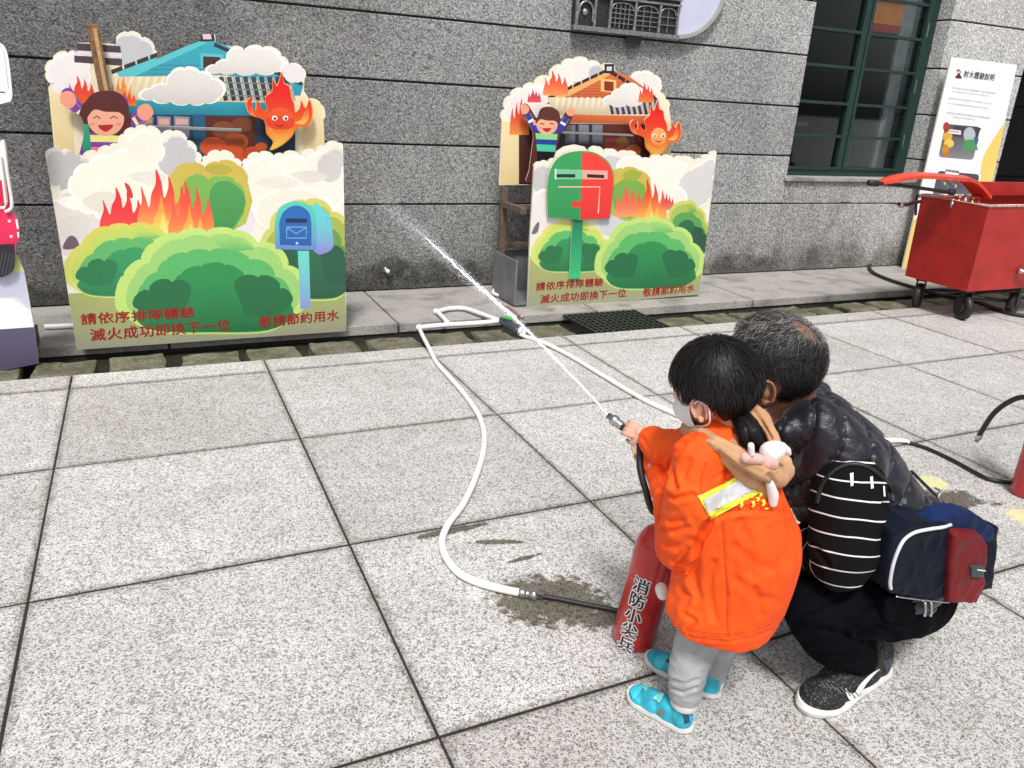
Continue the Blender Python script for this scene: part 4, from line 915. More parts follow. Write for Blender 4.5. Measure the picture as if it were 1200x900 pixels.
def caster(x, y, r, rot):
    c = bpy.data.objects.new('caster', None); link(c, ct); c.location = Vector((x, y, 0)) - ct.location
    R = Matrix.Translation((x, y, 0)) @ Matrix.Rotation(rot, 4, 'Z')
    V, F = [], []
    prof = [(r * .45, -.024), (r * .86, -.026), (r, -.016), (r, .016), (r * .86, .026), (r * .45, .024)]
    seg = 28
    for rr_, h in prof:
        for k in range(seg): a = 2 * math.pi * k / seg; V.append(R @ Vector((rr_ * math.cos(a), h, r + rr_ * math.sin(a))))
    for i in range(len(prof)):
        for k in range(seg): a = i * seg + k; b = i * seg + (k + 1) % seg; n = ((i + 1) % len(prof)) * seg - i * seg; F.append((a, b, b + n, a + n))
    pyobj('tyre', V, F, M_black, c, True)
    bm = bmesh.new(); bmesh.ops.create_cone(bm, cap_ends=True, segments=20, radius1=r * .45, radius2=r * .45, depth=.044, matrix=R @ Matrix.Translation((0, 0, r)) @ Matrix.Rotation(math.pi / 2, 4, 'X')); obj('hub', bm, simple('rusty_hub', (.10, .035, .025), .6, .3, var=.5, vs_=40), c, True)
    for s in (-1, 1): bm = bmesh.new(); bm_box(bm, (-.025, s * .031 - .003, r * .75), (.025, s * .031 + .003, r * 2.2), .002, M=R); obj('fork', bm, M_black, c)
    bm = bmesh.new(); bm_box(bm, (-.035, -.04, r * 2.2 + .001), (.035, .04, cz0 - .001), .003, M=R); obj('top_plate', bm, M_black, c)
caster(5.61, 4.215, .098, .45); caster(5.63, 3.83, .098, 1.2); caster(6.27, 3.86, .085, .2); caster(6.80, 4.2, .098, .8)
tube('axle', [(5.66, 4.2, .14), (6.75, 4.0, .12)], .012, M_black, ct, 8, straight=True); tube('axle', [(5.66, 3.86, .15), (6.25, 3.88, .10)], .012, M_black, ct, 8, straight=True)
# pump lever, lance and fittings on top
Yl = 4.02
lev = [A(1030,214,Yl), A(1046,209,Yl), A(1068,205,Yl), A(1095,206,Yl), A(1118,208,Yl), A(1130,209,Yl), A(1140,215,Yl), A(1152,229,Yl)]
V = []; F = []; sp = spline(lev, 5); 
for i, p in enumerate(sp):
    w = .045 + .03 * min(1, max(0, (i - 2) / 6)); h = .020 if i > 2 else .012
    for dy, dz in ((-w, -h), (w, -h), (w, h * .2), (0, h), (-w, h * .2)): V.append(p + Vector((0, dy, dz)))
for i in range(len(sp) - 1):
    for k in range(5): F.append((i * 5 + k, i * 5 + (k + 1) % 5, (i + 1) * 5 + (k + 1) % 5, (i + 1) * 5 + k))
F.append((4, 3, 2, 1, 0)); n = (len(sp) - 1) * 5; F.append((n, n + 1, n + 2, n + 3, n + 4))
M_redor = simple('faded_orange_red_paint', (.62, .055, .025), .4, var=.25, vs_=14); pyobj('pump_lever', V, F, M_redor, ct)
tube('lance', [A(1020,214,Yl - .03), A(1060,218,Yl - .03), A(1118,226,Yl - .03)], .013, M_black, ct, 10); tube('lance_tip', [A(1018,214,Yl - .03), A(1028,215,Yl - .03)], .021, M_black, ct, 10, straight=True)
lathe('lance_joint', [(.012, 0), (.022, .01), (.022, .05), (.014, .06)], A(1112,225,Yl - .03), A(1126,226,Yl) - A(1112,225,Yl), M_black, ct, 14)
for (u, v, r_, h_, mt) in ((1124,232,.022,.05,M_brass),(1132,230,.018,.07,M_chrome),(1140,232,.024,.04,M_brass),(1117,233,.015,.03,M_chrome),(1146,234,.02,.05,M_redor)):
    q = A(u, v, Yl); lathe('valve', [(r_ * .6, -.02), (r_ * .6, 0), (r_, .004), (r_, h_ * .6), (r_ * .5, h_ * .7), (r_ * .5, h_), (r_ * .9, h_ + .006), (r_ * .9, h_ + .014)], Vector((q.x, q.y, cz1 - .03)), (0, 0, 1), mt, ct, 16)
tube('deck_pipe', [A(1078,232,Yl+.1), A(1082,228,Yl+.1), A(1110,230,Yl+.05), A(1150,232,Yl)], .009, M_worn, ct, 8)
tube('side_pipe', [A(1053,239,4.2), A(1062,240,4.2), A(1070,238,4.2), A(1079,236,4.2)], .013, simple('red_black_fitting', (.12, .02, .02), .4, var=.5, vs_=60), ct, 10)
lathe('side_fitting', [(.010, 0), (.022, .004), (.022, .03), (.010, .034)], A(1058,240,4.2), (-1, .1, -.1), M_chrome, ct, 12)
tube('side_bracket', [A(1079,231,4.27), A(1076,229,4.3), A(1074,234,4.33), A(1073,252,4.33)], .010, M_black, ct, 8)
sc_ = tag(tube('cable', [A(1057,239,4.2), A(1030,238,4.6), A(1000,238,5.0), Vector((A(985,236,WY).x, WY - .012, A(985,236,WY).z))], .0045, M_black, None, 6), 'thin black cable running from the red cart to the wall', 'cable')
lp = [G(1082,308,.02), G(1050,307,.018), G(1028,308,.016), G(1019,312,.016), G(1024,320,.016), G(1045,329,.016), G(1068,336,.016), G(1100,345,.016), G(1140,352,.016), G(1178,366,.016), G(1215,372,.016)]
tag(tube('rubber_hose', lp, .0165, M_black, None, 10), 'thick black hose looped on the paving behind the red cart', 'hose')
# ---------------- white pipes, tap and hoses on the ground
pv = thing('water_pipe', 'white plastic water pipe loop with a green valve lying over the gutter', 'water pipe', G(540, 375))
tube('pipe', [G(491,384,.03), G(520,381,.03), G(556,379,.03), G(588,376,.03)], .0165, M_white, pv, 12)
tube('pipe', [G(524,378,.025), G(518,371,.025), G(512,365,.025)], .0155, M_white, pv, 12); tube('pipe', [G(511,366,.026), G(524,362,.026), G(542,361,.026), G(556,365,.028), G(572,371,.03), G(586,376,.03)], .0155, M_white, pv, 12)
for q in (G(491,384,.03), G(524,379,.028), G(511,365,.026), G(587,376,.03)): bm = bmesh.new(); bmesh.ops.create_icosphere(bm, subdivisions=3, radius=.0215, matrix=Matrix.Translation(q)); obj('elbow', bm, M_white, pv, True)
vb_, va_ = G(588,375,.045), G(607,388,.04); M_vdark = simple('dark_plastic_valve', (.05, .055, .07), .4, var=.2)
tube('valve_body', [vb_, vb_.lerp(va_, .5), va_], [.022, .034, .022], M_vdark, pv, 14)
vm = vb_.lerp(va_, .45); M_lever = simple('green_valve_lever', (.05, .42, .06), .4, var=.1)
bm = bmesh.new(); bm_box(bm, (-.045, -.013, .034), (.045, .013, .05), .006, M=Matrix.Translation(vm) @ Matrix.Rotation(math.radians(-60), 4, 'Z')); obj('valve_lever', bm, M_lever, pv)
tube('pipe', [va_, G(612,386,.03), G(613,392,.01)], .019, M_white, pv, 12)
pv2 = thing('pipe_stub', 'small white pipe elbow beside the grey box of the second stand', 'pipe', G(590, 348))
tube('pipe', [G(580,338,.05), G(578,343,.02), G(584,346,.02), G(597,346,.02)], .013, M_white, pv2, 10); tube('pipe', [G(583,352,.012), G(600,362,.012), G(612,372,.012)], .011, M_worn, pv2, 10)
M_hose = simple('milky_white_hose', (.80, .80, .77), .35, var=.06, vs_=30)
h1 = thing('garden_hose', 'milky white hose curving from the gutter pipe to the near red extinguisher', 'hose', G(540, 550), 'white hoses')
tube('hose', [G(491,384,.03), G(496,395,.02), G(503,408,.0155), G(512,425,.0145), G(526,441,.0145), G(545,463,.0145), G(560,485,.0145), G(567,506,.0145), G(566,530,.0145), G(557,560,.0145), G(543,590,.0145), G(525,615,.0145), G(518,635,.0145), G(524,655,.0145), G(540,673,.0145), G(565,684,.0145), G(596,692,.0145), G(611,694.6,.0135)], .0125, M_hose, h1, 12)
ca, cb_ = G(608,694,.0135), G(634,698.5,.0125)
lathe('hose_connector', [(.0135, 0), (.0155, .003), (.0155, .02), (.013, .022), (.013, .036), (.0165, .038), (.0165, .056), (.010, .058), (.010, .075)], ca, cb_ - ca, M_chrome, h1, 20)
tube('hose_tail', [G(634,698.5,.0125), G(650,701,.010), G(685,708,.009), G(716,714,.010), G(733,718,.014)], .0075, M_black, h1, 10)
h2 = thing('garden_hose', 'milky white hose running from the valve behind the child and man', 'hose', G(690, 440), 'white hoses')
pth = [G(589,377,.03), G(599,385,.02), G(612,393,.0145), G(636,401,.0145), G(668,417,.0145), G(708,441,.0145), G(745,463,.0145), G(775,478,.0145), G(830,500,.0145), G(900,515,.0145), G(980,519,.0145), G(1050,516,.0145), G(1066,519,.0105)]
tube('hose', pth, [.0125]*(len(pth)-1) + [.008], M_hose, h2, 12); tube('hose_tail', [G(1062,518,.010), G(1085,525,.010), G(1112,537,.010), G(1140,552,.012), G(1158,561,.012), G(1180,565,.012), G(1196,565,.02)], .0085, M_black, h2, 10)
# ---------------- extinguishers
def char_mesh(ch):
    cu = bpy.data.curves.new('txt', 'FONT'); cu.body = ch; cu.size = 1; cu.resolution_u = 2
    to = bpy.data.objects.new('txt', cu); COL.objects.link(to); dg = bpy.context.evaluated_depsgraph_get(); dg.update()
    m = bpy.data.meshes.new_from_object(to.evaluated_get(dg)); bpy.data.objects.remove(to)
    bm = bmesh.new(); bm.from_mesh(m); bmesh.ops.subdivide_edges(bm, edges=[e for e in bm.edges if e.calc_length() > .25], cuts=2); bmesh.ops.triangulate(bm, faces=bm.faces)
    r = [(v.co.x - .5, v.co.y - .38) for v in bm.verts], [[v.index for v in f.verts] for f in bm.faces]; bm.free(); bpy.data.meshes.remove(m); return r
def m_gloss_red():
    t = NT('glossy_extinguisher_red'); f = t.noise(9, 5, .6); t.set('Base Color', t.ramp(f, [(.3, (.40, .010, .010, 1)), (.7, (.56, .016, .014, 1))]))
    t.set('Roughness', t.ramp(t.noise(25, 4), [(.3, .2), (.7, .36)])); t.set('Coat Weight', .4); t.bump(t.noise(40, 3), .03, .001); return t.m
M_gred = m_gloss_red()
M_ink = simple('black_ink', (.008, .008, .008), .4, var=0); M_winK = simple('white_ink', (.82, .82, .82), .4, var=.04)
def extinguisher(label, base, top, r, height, ang_off=0.0):
    ax = (top - base).normalized()
    t = thing('extinguisher', label, 'fire extinguisher', base, 'red fire extinguishers')
    H = height
    lathe('cylinder', [(r * .80, 0), (r * .93, .006), (r, .02), (r, H * .72), (r * .985, H * .78), (r * .93, H * .83), (r * .8, H * .88), (r * .6, H * .92), (r * .33, H * .945), (r * .28, H * .96)], base, ax, M_gred, t, 48)
    lathe('collar', [(r * .34, 0), (r * .4, .004), (r * .4, .018), (r * .3, .022), (r * .3, .04)], base + ax * H * .945, ax, M_brass, t, 20)
    tocam = (CO - base); tocam = (tocam - ax * tocam.dot(ax)).normalized(); tocam = Matrix.Rotation(ang_off, 3, ax) @ tocam
    side = ax.cross(tocam).normalized()          # to the right as the camera sees it
    neck = base + ax * (H * .945 + .04)
    for k, (dz, lab) in enumerate(((.0, 'handle'), (.028, 'trigger'))):
        bm = bmesh.new(); M = Matrix.Translation(neck + ax * (.004 + dz)) @ Matrix(((side.x, tocam.x, ax.x), (side.y, tocam.y, ax.y), (side.z, tocam.z, ax.z))).to_4x4() @ Matrix.Rotation(math.radians(-8 * k), 4, 'Y')
        bm_box(bm, (-.02, -.011, -.004), (.085, .011, .006), .003, M=M); obj(lab, bm, M_black if k == 0 else M_red, t)
    bmw, bmb = ([], []), ([], [])
    for i, ch in enumerate('消防小尖兵'):
        vs_, fs_ = char_mesh(ch); size = .049; s0 = H * .70 - .060 - i * size * 1.0
        for dst, offs, lift in ((bmw, [(math.cos(a) * .08, math.sin(a) * .08) for a in np.linspace(0, 2 * math.pi, 9)[:-1]], .0006), (bmb, [(-.024, 0), (.024, 0), (0, .018)], .0012)):
            for j, (dx, dy) in enumerate(offs):
                o = len(dst[0])
                for x, y in vs_:
                    a = (x + dx) * size / r - .25; s = s0 + (y + dy) * size
                    dst[0].append(base + ax * s + (tocam * math.cos(a) + side * math.sin(a)) * (r + lift + j * .00005))
                dst[1].extend([tuple(q + o for q in f) for f in fs_])
    pyobj('lettering_outline', bmw[0], bmw[1], M_winK, t); pyobj('lettering', bmb[0], bmb[1], M_ink, t)
    return t, neck, ax, tocam, side
b0 = G(741, 750); tp = A(781, 603, b0.y - .03)
ex1, n1, ax1, tc1, sd1 = extinguisher('tilted red extinguisher with white-edged black lettering leaning beside the child', b0, tp, .0605, .40)
b02 = G(1202, 580)
ex2, n2, ax2, tc2, sd2 = extinguisher('upright red extinguisher cut off by the right edge of the picture', b02, b02 + Vector((0, 0, .4)), .0605, .56, 1.0)
hz = tube('spray_hose', [n2 + ax2 * .01, A(1222,478,1.70), A(1204,466,1.75), A(1186,469,1.80), A(1165,484,1.85), A(1150,506,1.90), A(1147,512,1.91)], .0105, M_black, ex2, 10)
lathe('nozzle_tip', [(.010, 0), (.013, .003), (.013, .022), (.009, .025), (.009, .04)], A(1149,509,1.905), A(1143,519,1.92) - A(1149,509,1.905), M_chrome, ex2, 16)
# the hand-held spray lance of the near extinguisher and its hose
NT0, NG = A(713,487,1.60), A(750,517,1.50)
ln = thing('spray_nozzle', 'black and steel spray nozzle held out in the child\'s hand', 'nozzle', NG)
dn = (NT0 - NG).normalized(); Ln = (NT0 - NG).length
lathe('grip', [(.0085, 0), (.0105, .004), (.0105, Ln - .052), (.008, Ln - .048)], NG, dn, M_black, ln, 20)
lathe('nozzle_tip', [(.008, 0), (.012, .004), (.012, .022), (.0145, .024), (.0145, .036), (.009, .042), (.009, .052)], NG + dn * (Ln - .052), dn, M_chrome, ln, 20)
tube('spray_hose', [NG + dn * .002, A(750,530,1.48), A(750,548,1.45), A(756,572,1.42), A(766,600,1.41), n1 + ax1 * .012], .0088, M_black, ln, 12)
# ---------------- the jet of water
S0, E0 = NT0.copy(), Vector((1.47, WY - .03, 0))
pn = Vector((E0.y - S0.y, -(E0.x - S0.x), 0)).normalized()
def onplane(u, v): d = ray(u, v); return CO + d * ((S0 - CO).dot(pn) / d.dot(pn))
jet = [S0] + [onplane(*q) for q in ((690,461),(660,430),(628,397),(600,370),(572,346),(545,322),(520,298),(496,276),(474,257),(452,240))]
def m_water():
    t = NT('water_spray'); out = [n for n in t.t.nodes if n.type == 'OUTPUT_MATERIAL'][0]
    d = t.n('ShaderNodeBsdfTranslucent', {'Color': (.95, .97, 1, 1)}); a = t.n('ShaderNodeAddShader', {0: t.b.outputs[0], 1: d.outputs[0]}); tr = t.n('ShaderNodeBsdfTransparent'); mx = t.n('ShaderNodeMixShader', {0: .50, 1: tr.outputs[0], 2: a.outputs[0]}); t.l(mx.outputs[0], out.inputs[0])
    t.set('Base Color', (.90, .93, .96, 1)); t.set('Roughness', .12); return t.m
M_water = m_water()
def m_mist():
    t = NT('fine_water_mist'); out = [n for n in t.t.nodes if n.type == 'OUTPUT_MATERIAL'][0]
    d = t.n('ShaderNodeBsdfDiffuse', {'Color': (.95, .97, .98, 1)}); tr = t.n('ShaderNodeBsdfTransparent'); mx = t.n('ShaderNodeMixShader', {0: .45, 1: tr.outputs[0], 2: d.outputs[0]}); t.l(mx.outputs[0], out.inputs[0]); return t.m
wj = thing('water_jet', 'thin white jet of water spraying from the nozzle towards the wall', 'water jet', S0)
sp = spline(jet, 14); nsp = len(sp); V = []; F = []
def jit(s): return Vector((random.gauss(0, s), random.gauss(0, s * .5), random.gauss(0, s)))
path = [p + jit(.0006 + .0025 * (i / nsp) ** 1.5) for i, p in enumerate(sp[:int(nsp * .86)])]
rad = [(.0018 + .0040 * (i / nsp)) * (1 + random.uniform(-.3, .3) * min(1, i / 20)) * (1 if i / nsp < .45 else max(.06, 1 - (i / nsp - .45) / .38)) for i in range(len(path))]
v, f = tube_data(path, rad, 8); pyobj('jet_core', v, f, M_water, wj, True)
for arm in range(3):
    a0 = int(nsp * (.30 + .1 * arm)); pp_ = [p + Vector((.010 * (i / 30), 0, -.006 * arm * (i / 30))) + jit(.0028) for i, p in enumerate(sp[a0:int(nsp * (.80 + .06 * arm))])]
    v, f = tube_data(pp_, [(.0008 + .0013 * random.random()) * max(.05, 1 - (k_ / len(pp_)) ** 2) for k_ in range(len(pp_))], 5); pyobj('jet_strand', v, f, M_water, wj, True)
V = []; F = []
OCT = [(1,0,0),(-1,0,0),(0,1,0),(0,-1,0),(0,0,1),(0,0,-1)]; OF = [(0,2,4),(2,1,4),(1,3,4),(3,0,4),(2,0,5),(1,2,5),(3,1,5),(0,3,5)]
for k in range(5200):
    t_ = random.random() ** .62; i = min(nsp - 2, int(t_ * (nsp - 1))); w_ = t_ ** 2.2
    p = sp[i].lerp(sp[i + 1], random.random()) + jit(.0015 + .036 * w_) + Vector((0, 0, -.02 * w_ * random.random())); s = random.uniform(.0005, .0014) * (1 + .5 * w_)
    o = len(V); V += [p + Vector(q) * s for q in OCT]; F += [tuple(a + o for a in q) for q in OF]
tag(pyobj('spray_droplets', V, F, m_mist(), wj), kind='stuff')
# ================================================================ PEOPLE
def hull_caps(bm, p1, r1, p2, r2, seg=2):
    if max(r1, r2) > .032: seg = 4 if max(r1, r2) > .06 else 3
    b = bmesh.new()
    bmesh.ops.create_icosphere(b, subdivisions=seg, radius=r1, matrix=Matrix.Translation(p1)); bmesh.ops.create_icosphere(b, subdivisions=seg, radius=r2, matrix=Matrix.Translation(p2))
    r = bmesh.ops.convex_hull(b, input=b.verts); dead = {v for v in b.verts if not v.link_faces}
    bmesh.ops.delete(b, geom=list(dead), context='VERTS')
    m = bpy.data.meshes.new('t'); b.to_mesh(m); b.free(); bm.from_mesh(m); bpy.data.meshes.remove(m)
def ellip(bm, c, rad, R=None, seg=3):
    M = Matrix.Translation(c) @ (R.to_4x4() if R else Matrix()) @ Matrix.Diagonal((*rad, 1))
    bmesh.ops.create_icosphere(bm, subdivisions=seg, radius=1, matrix=M)
def chain(bm, pr):
    for (p1, r1), (p2, r2) in zip(pr[:-1], pr[1:]): hull_caps(bm, p1, r1, p2, r2)
def remesh(bm, voxel, smooth=4, fac=.5):
    m = bpy.data.meshes.new('t'); bm.to_mesh(m); bm.free(); o = bpy.data.objects.new('t', m); COL.objects.link(o)
    md = o.modifiers.new('r', 'REMESH'); md.mode = 'VOXEL'; md.voxel_size = voxel; md.use_smooth_shade = True
    if smooth: s = o.modifiers.new('s', 'SMOOTH'); s.iterations = smooth; s.factor = fac
    dg = bpy.context.evaluated_depsgraph_get(); dg.update(); r = bpy.data.meshes.new_from_object(o.evaluated_get(dg))
    bpy.data.objects.remove(o); bpy.data.meshes.remove(m); return r
def getv(m):
    a = np.empty(len(m.vertices) * 3); m.vertices.foreach_get('co', a); n = np.empty(len(m.vertices) * 3); m.vertices.foreach_get('normal', n); return a.reshape(-1, 3), n.reshape(-1, 3)
def setv(m, a): m.vertices.foreach_set('co', a.ravel()); m.update()
def seg_dist(P, a, b):
    a, b = np.array(a), np.array(b); d = b - a; t = np.clip(((P - a) @ d) / (d @ d), 0, 1); return np.linalg.norm(P - (a + t[:, None] * d), axis=1), t
CAMV = np.array(CO)
def proj_px(P):
    R = np.array(CM); q = (P - CAMV) @ R; return np.stack([600 + FPX * q[:, 0] / -q[:, 2], 450 - FPX * q[:, 1] / -q[:, 2]], 1)
def folds(m, lines, depth_sign=-1):
    """creases pressed into the cloth along traced lines; (points, half width px, depth m)"""
    P, N = getv(m); px = proj_px(P); view = CAMV - P; view /= np.linalg.norm(view, axis=1)[:, None]; face = np.clip((N * view).sum(1) * 2.2, 0, 1); off = np.zeros(len(P))
    for pts, w, d in lines:
        best = np.full(len(P), 1e9)
        for a, b in zip(pts[:-1], pts[1:]): best = np.minimum(best, seg_dist(px, a, b)[0])
        off += -d * np.exp(-(best / w) ** 2) + d * .55 * np.exp(-((best - w * 2.1) / (w * 1.1)) ** 2)
    setv(m, P + N * (off * face)[:, None])
def nz(P, sc, seed=0): return np.array([noise.noise(Vector((p[0] * sc[0] + seed, p[1] * sc[1], p[2] * sc[2]))) for p in P])
def ripple(m, sc, amp, seed=0):
    P, N = getv(m); v = nz(P, sc, seed); v = 1 - np.abs(v) * 2.2; setv(m, P + N * (v * amp)[:, None])
def attr(m, name, vals):
    a = m.attributes.new(name, 'FLOAT', 'POINT'); a.data.foreach_set('value', np.asarray(vals, dtype=np.float32))
def along(P, pts):
    """length along a polyline of the nearest point"""
    best = np.full(len(P), 1e9); s = np.zeros(len(P)); L = 0
    for i, (a, b) in enumerate(zip(pts[:-1], pts[1:])):
        a, b = np.array(a), np.array(b); d = b - a; l = np.linalg.norm(d); t = ((P - a) @ d) / (d @ d)
        lo = 0 if i else -9; hi = 1 if i < len(pts) - 2 else 9; tc = np.clip(t, lo, hi); dist = np.linalg.norm(P - (a + np.clip(t, 0, 1)[:, None] * d), axis=1)
        k = dist < best; best = np.where(k, dist, best); s = np.where(k, L + tc * l, s); L += l
    return s, best
def bvh(o):
    m = o.data; off = Vector((0, 0, 0)); p = o
    while p is not None: off = off + Vector(p.location); p = p.parent
    return BVHTree.FromPolygons([v.co + off for v in m.vertices], [tuple(p.vertices) for p in m.polygons])
def decal(name, pts, trees, mat, parent, lift=.0015, step=2.0, colors=None, thick=None):
    """a patch lying on a body, cut to an outline"""
    P2 = _clean([(u, -v) for u, v in pts]); xs_ = [p[0] for p in P2]; ys = [p[1] for p in P2]; ins = []
    x = min(xs_) + step / 2
    while x < max(xs_):
        y = min(ys) + step / 2
        while y < max(ys): ins.append((x, y)); y += step
        x += step
    n = len(P2); r = delaunay_2d_cdt([Vector(p) for p in P2 + ins], [], [list(range(n))], 1, 1e-5); V = []; ok = []
    for p in r[0]:
        d = ray(p.x, -p.y); hit = None
        for t in trees:
            h = t.ray_cast(CO, d)
            if h[0] is not None and (hit is None or h[3] < hit[3]): hit = h
        if hit: nn = hit[1] if hit[1].dot(d) < 0 else -hit[1]; V.append(hit[0] + nn * lift - d * lift * .4); ok.append(True)
        else: V.append(CO); ok.append(False)
    F = [f for f in r[2] if all(ok[i] for i in f)]
    F = [f for f in F if max((V[f[i]] - V[f[i - 1]]).length for i in range(3)) < .05]
    if not F: return None
    used = sorted({i for f in F for i in f}); mp = {i: k for k, i in enumerate(used)}
    return pyobj(name, [V[i] for i in used], [tuple(mp[i] for i in f) for f in F], mat, parent, True)
CR, CU, CT = CM.col[0].copy(), CM.col[1].copy(), CM.col[2].copy()
def cvec(r, u, t): return (CR * r + CU * u + CT * t).normalized()
def frame3(f, l):
    f = f.normalized(); l = (l - f * l.dot(f)).normalized(); u = f.cross(l) * -1
    u = l.cross(f) * 1; u = -u if u.z < 0 else u
    return f, l, u                                             # forward, the head's left, up
# ---- materials for people
def m_skin(name, a, b):
    t = NT(name); g = t.coord(); c = t.ramp(t.noise(22, 5, .6, vec=g), [(.35, a), (.65, b)]); t.set('Base Color', c); t.set('Roughness', .5); t.set('Subsurface Weight', .12); t.set('Subsurface Radius', (.008, .003, .002)); t.set('Subsurface Scale', 1.0)
    t.bump(t.noise(160, 3), .12, .001); return t.m
M_skinc = m_skin('child_skin', (.62, .33, .23, 1), (.72, .42, .31, 1)); M_skinm = m_skin('man_skin', (.22, .095, .055, 1), (.32, .15, .09, 1))
def m_cloth(name, a, b, rough=.75, sc=6, weave=900, wb=.15, sheen=.1, fold=.25, fsc=14, spec=.22):
    t = NT(name); c = t.ramp(t.noise(sc, 5, .6), [(.3, a), (.7, b)]); t.set('Base Color', c); t.set('Roughness', rough); t.set('Sheen Weight', sheen * .3); t.set('Specular IOR Level', spec)
    h = t.math('ADD', t.math('MULTIPLY', t.noise(weave, 2), wb), t.math('MULTIPLY', t.noise(fsc, 5, .6, dist=.6), fold * 10)); t.bump(h, .35, .003); return t.m
M_orange = m_cloth('orange_work_cotton', (.86, .070, .006, 1), (.96, .115, .010, 1), .7, 5, 700, .2, .05)
M_hood = m_cloth('tan_hoodie_cotton', (.46, .25, .13, 1), (.58, .34, .19, 1), .85, 8)
M_legg = m_cloth('grey_leggings', (.30, .30, .32, 1), (.42, .42, .44, 1), .85, 20, 500, .8)
M_plush = m_cloth('white_plush', (.74, .68, .66, 1), (.82, .78, .77, 1), .95, 12, 400, 2, .4); M_pink = m_cloth('pink_plush', (.66, .36, .32, 1), (.74, .46, .42, 1), .95, 12, 400, 2, .4)
M_mask = simple('white_face_mask', (.80, .81, .82), .8, var=.04); M_sock = simple('white_sock', (.75, .73, .72), .9, var=.1, bump=.3)
M_silver = simple('silver_reflective_tape', (.62, .63, .65), .35, .25, var=.12, vs_=90); M_yel = simple('yellow_reflective_tape', (.78, .82, .06), .5, var=.12, vs_=60)
M_shoeb = simple('turquoise_shoe', (.025, .36, .48), .5, var=.35, vs_=35, bump=.25, bs=120); M_shoebd = simple('dark_blue_shoe_trim', (.015, .05, .12), .6, var=.2); M_sole = simple('pale_rubber_sole', (.62, .62, .60), .6, var=.15, vs_=50)
M_trou = m_cloth('black_trousers', (.0015, .0015, .0025, 1), (.0035, .0035, .006, 1), .9, 8, 600, .2, .0, spec=.06)
def m_hair(name, a, b, rough=.46):
    t = NT(name); at = t.n('ShaderNodeAttribute', attribute_name='shade').outputs['Fac']; t.set('Base Color', t.ramp(at, [(0, a), (1, b)])); t.set('Roughness', rough); t.set('Specular IOR Level', .2); return t.m
M_hairb = m_hair('black_hair', (.004, .0035, .004, 1), (.022, .018, .018, 1)); M_hairg = m_hair('greying_hair', (.006, .006, .006, 1), (.42, .40, .38, 1), .5)
def vest_mat():
    t = NT('dark_navy_nylon'); s = t.n('ShaderNodeAttribute', attribute_name='sp').outputs['Fac']
    t.set('Base Color', t.ramp(t.noise(7, 4), [(.3, (.0022, .0022, .007, 1)), (.7, (.006, .0055, .015, 1))])); t.set('Roughness', .36); t.set('Specular IOR Level', .5); t.set('Sheen Weight', .1)
    t.bump(t.noise(55, 5, .65, dist=1.5), .5, .004); return t.m
M_vest = vest_mat()
def stripe_mat():
    t = NT('black_knit_with_white_stripes'); s = t.n('ShaderNodeAttribute', attribute_name='sp').outputs['Fac']
    f = t.math('FRACT', t.math('DIVIDE', s, .0405)); k = t.math('LESS_THAN', f, .085)
    c = t.mix(k, (.004, .004, .005, 1), (.72, .72, .72, 1)); t.set('Base Color', c); t.set('Roughness', .9); t.set('Specular IOR Level', .15); t.bump(t.noise(500, 2), .2, .001); return t.m
M_stripe = stripe_mat()
def hair_strands(name, c, F, rad, N, mat, parent, root, flow_end, length, width=.0011, seed=1, lift=.004, curl=.0, shade=None, keep=None, droop=0.0, seg=7, stop=None):
    """thin tapering locks laid over the skull, combed away from the whorl"""
    rnd = random.Random(seed); f, l, u = F; V = []; Fc = []; S = []
    def surf(d, h): return c + f * (d[0] * (rad[0] + h)) + l * (d[1] * (rad[1] + h)) + u * (d[2] * (rad[2] + h))
    rt = Vector(root).normalized(); a1 = rt.orthogonal().normalized(); a2 = rt.cross(a1)
    for _ in range(N):
        ph = rnd.uniform(0, 2 * math.pi); th0 = math.acos(1 - rnd.random() * (1 - math.cos(flow_end))) * .97; L = length * rnd.uniform(.6, 1.15)
        dirv = a1 * math.cos(ph) + a2 * math.sin(ph); tw = rnd.gauss(0, .10) ; h0 = rnd.uniform(0, lift); pts = []
        if keep and not keep(rt * math.cos(th0) + dirv * math.sin(th0), rnd): continue
        for k in range(seg):
            th = th0 + L * k / (seg - 1); dd = dirv * math.cos(tw * k / seg * 2) + rt.cross(dirv) * math.sin(tw * k / seg * 2)
            d = rt * math.cos(th) + dd * math.sin(th); hh = h0 + lift * .8 * math.sin(math.pi * min(1, k / (seg - 1) * 1.2)) + curl * (k / (seg - 1)) ** 2 + rnd.gauss(0, .0004)
            if stop and k > 1 and stop(d) < .35: break
            p = surf(d, hh) - Vector((0, 0, droop * (k / (seg - 1)) ** 2)); pts.append((p, d))
        sh = shade(rt * math.cos(th0) + dirv * math.sin(th0), rnd) if shade else rnd.random() ** 2
        o = len(V)
        for k, (p, d) in enumerate(pts):
            t = (pts[min(k + 1, len(pts) - 1)][0] - pts[max(k - 1, 0)][0]).normalized(); nrm = (f * d.x + l * d.y + u * d.z).normalized(); s = t.cross(nrm).normalized(); w = width * (1 - .8 * (k / (seg - 1)) ** 2)
            V += [p - s * w, p + s * w]; S += [sh, sh]
        for k in range(len(pts) - 1): Fc.append((o + 2 * k, o + 2 * k + 1, o + 2 * k + 3, o + 2 * k + 2))
    ob = pyobj(name, V, Fc, mat, parent, True); attr(ob.data, 'shade', S); return ob
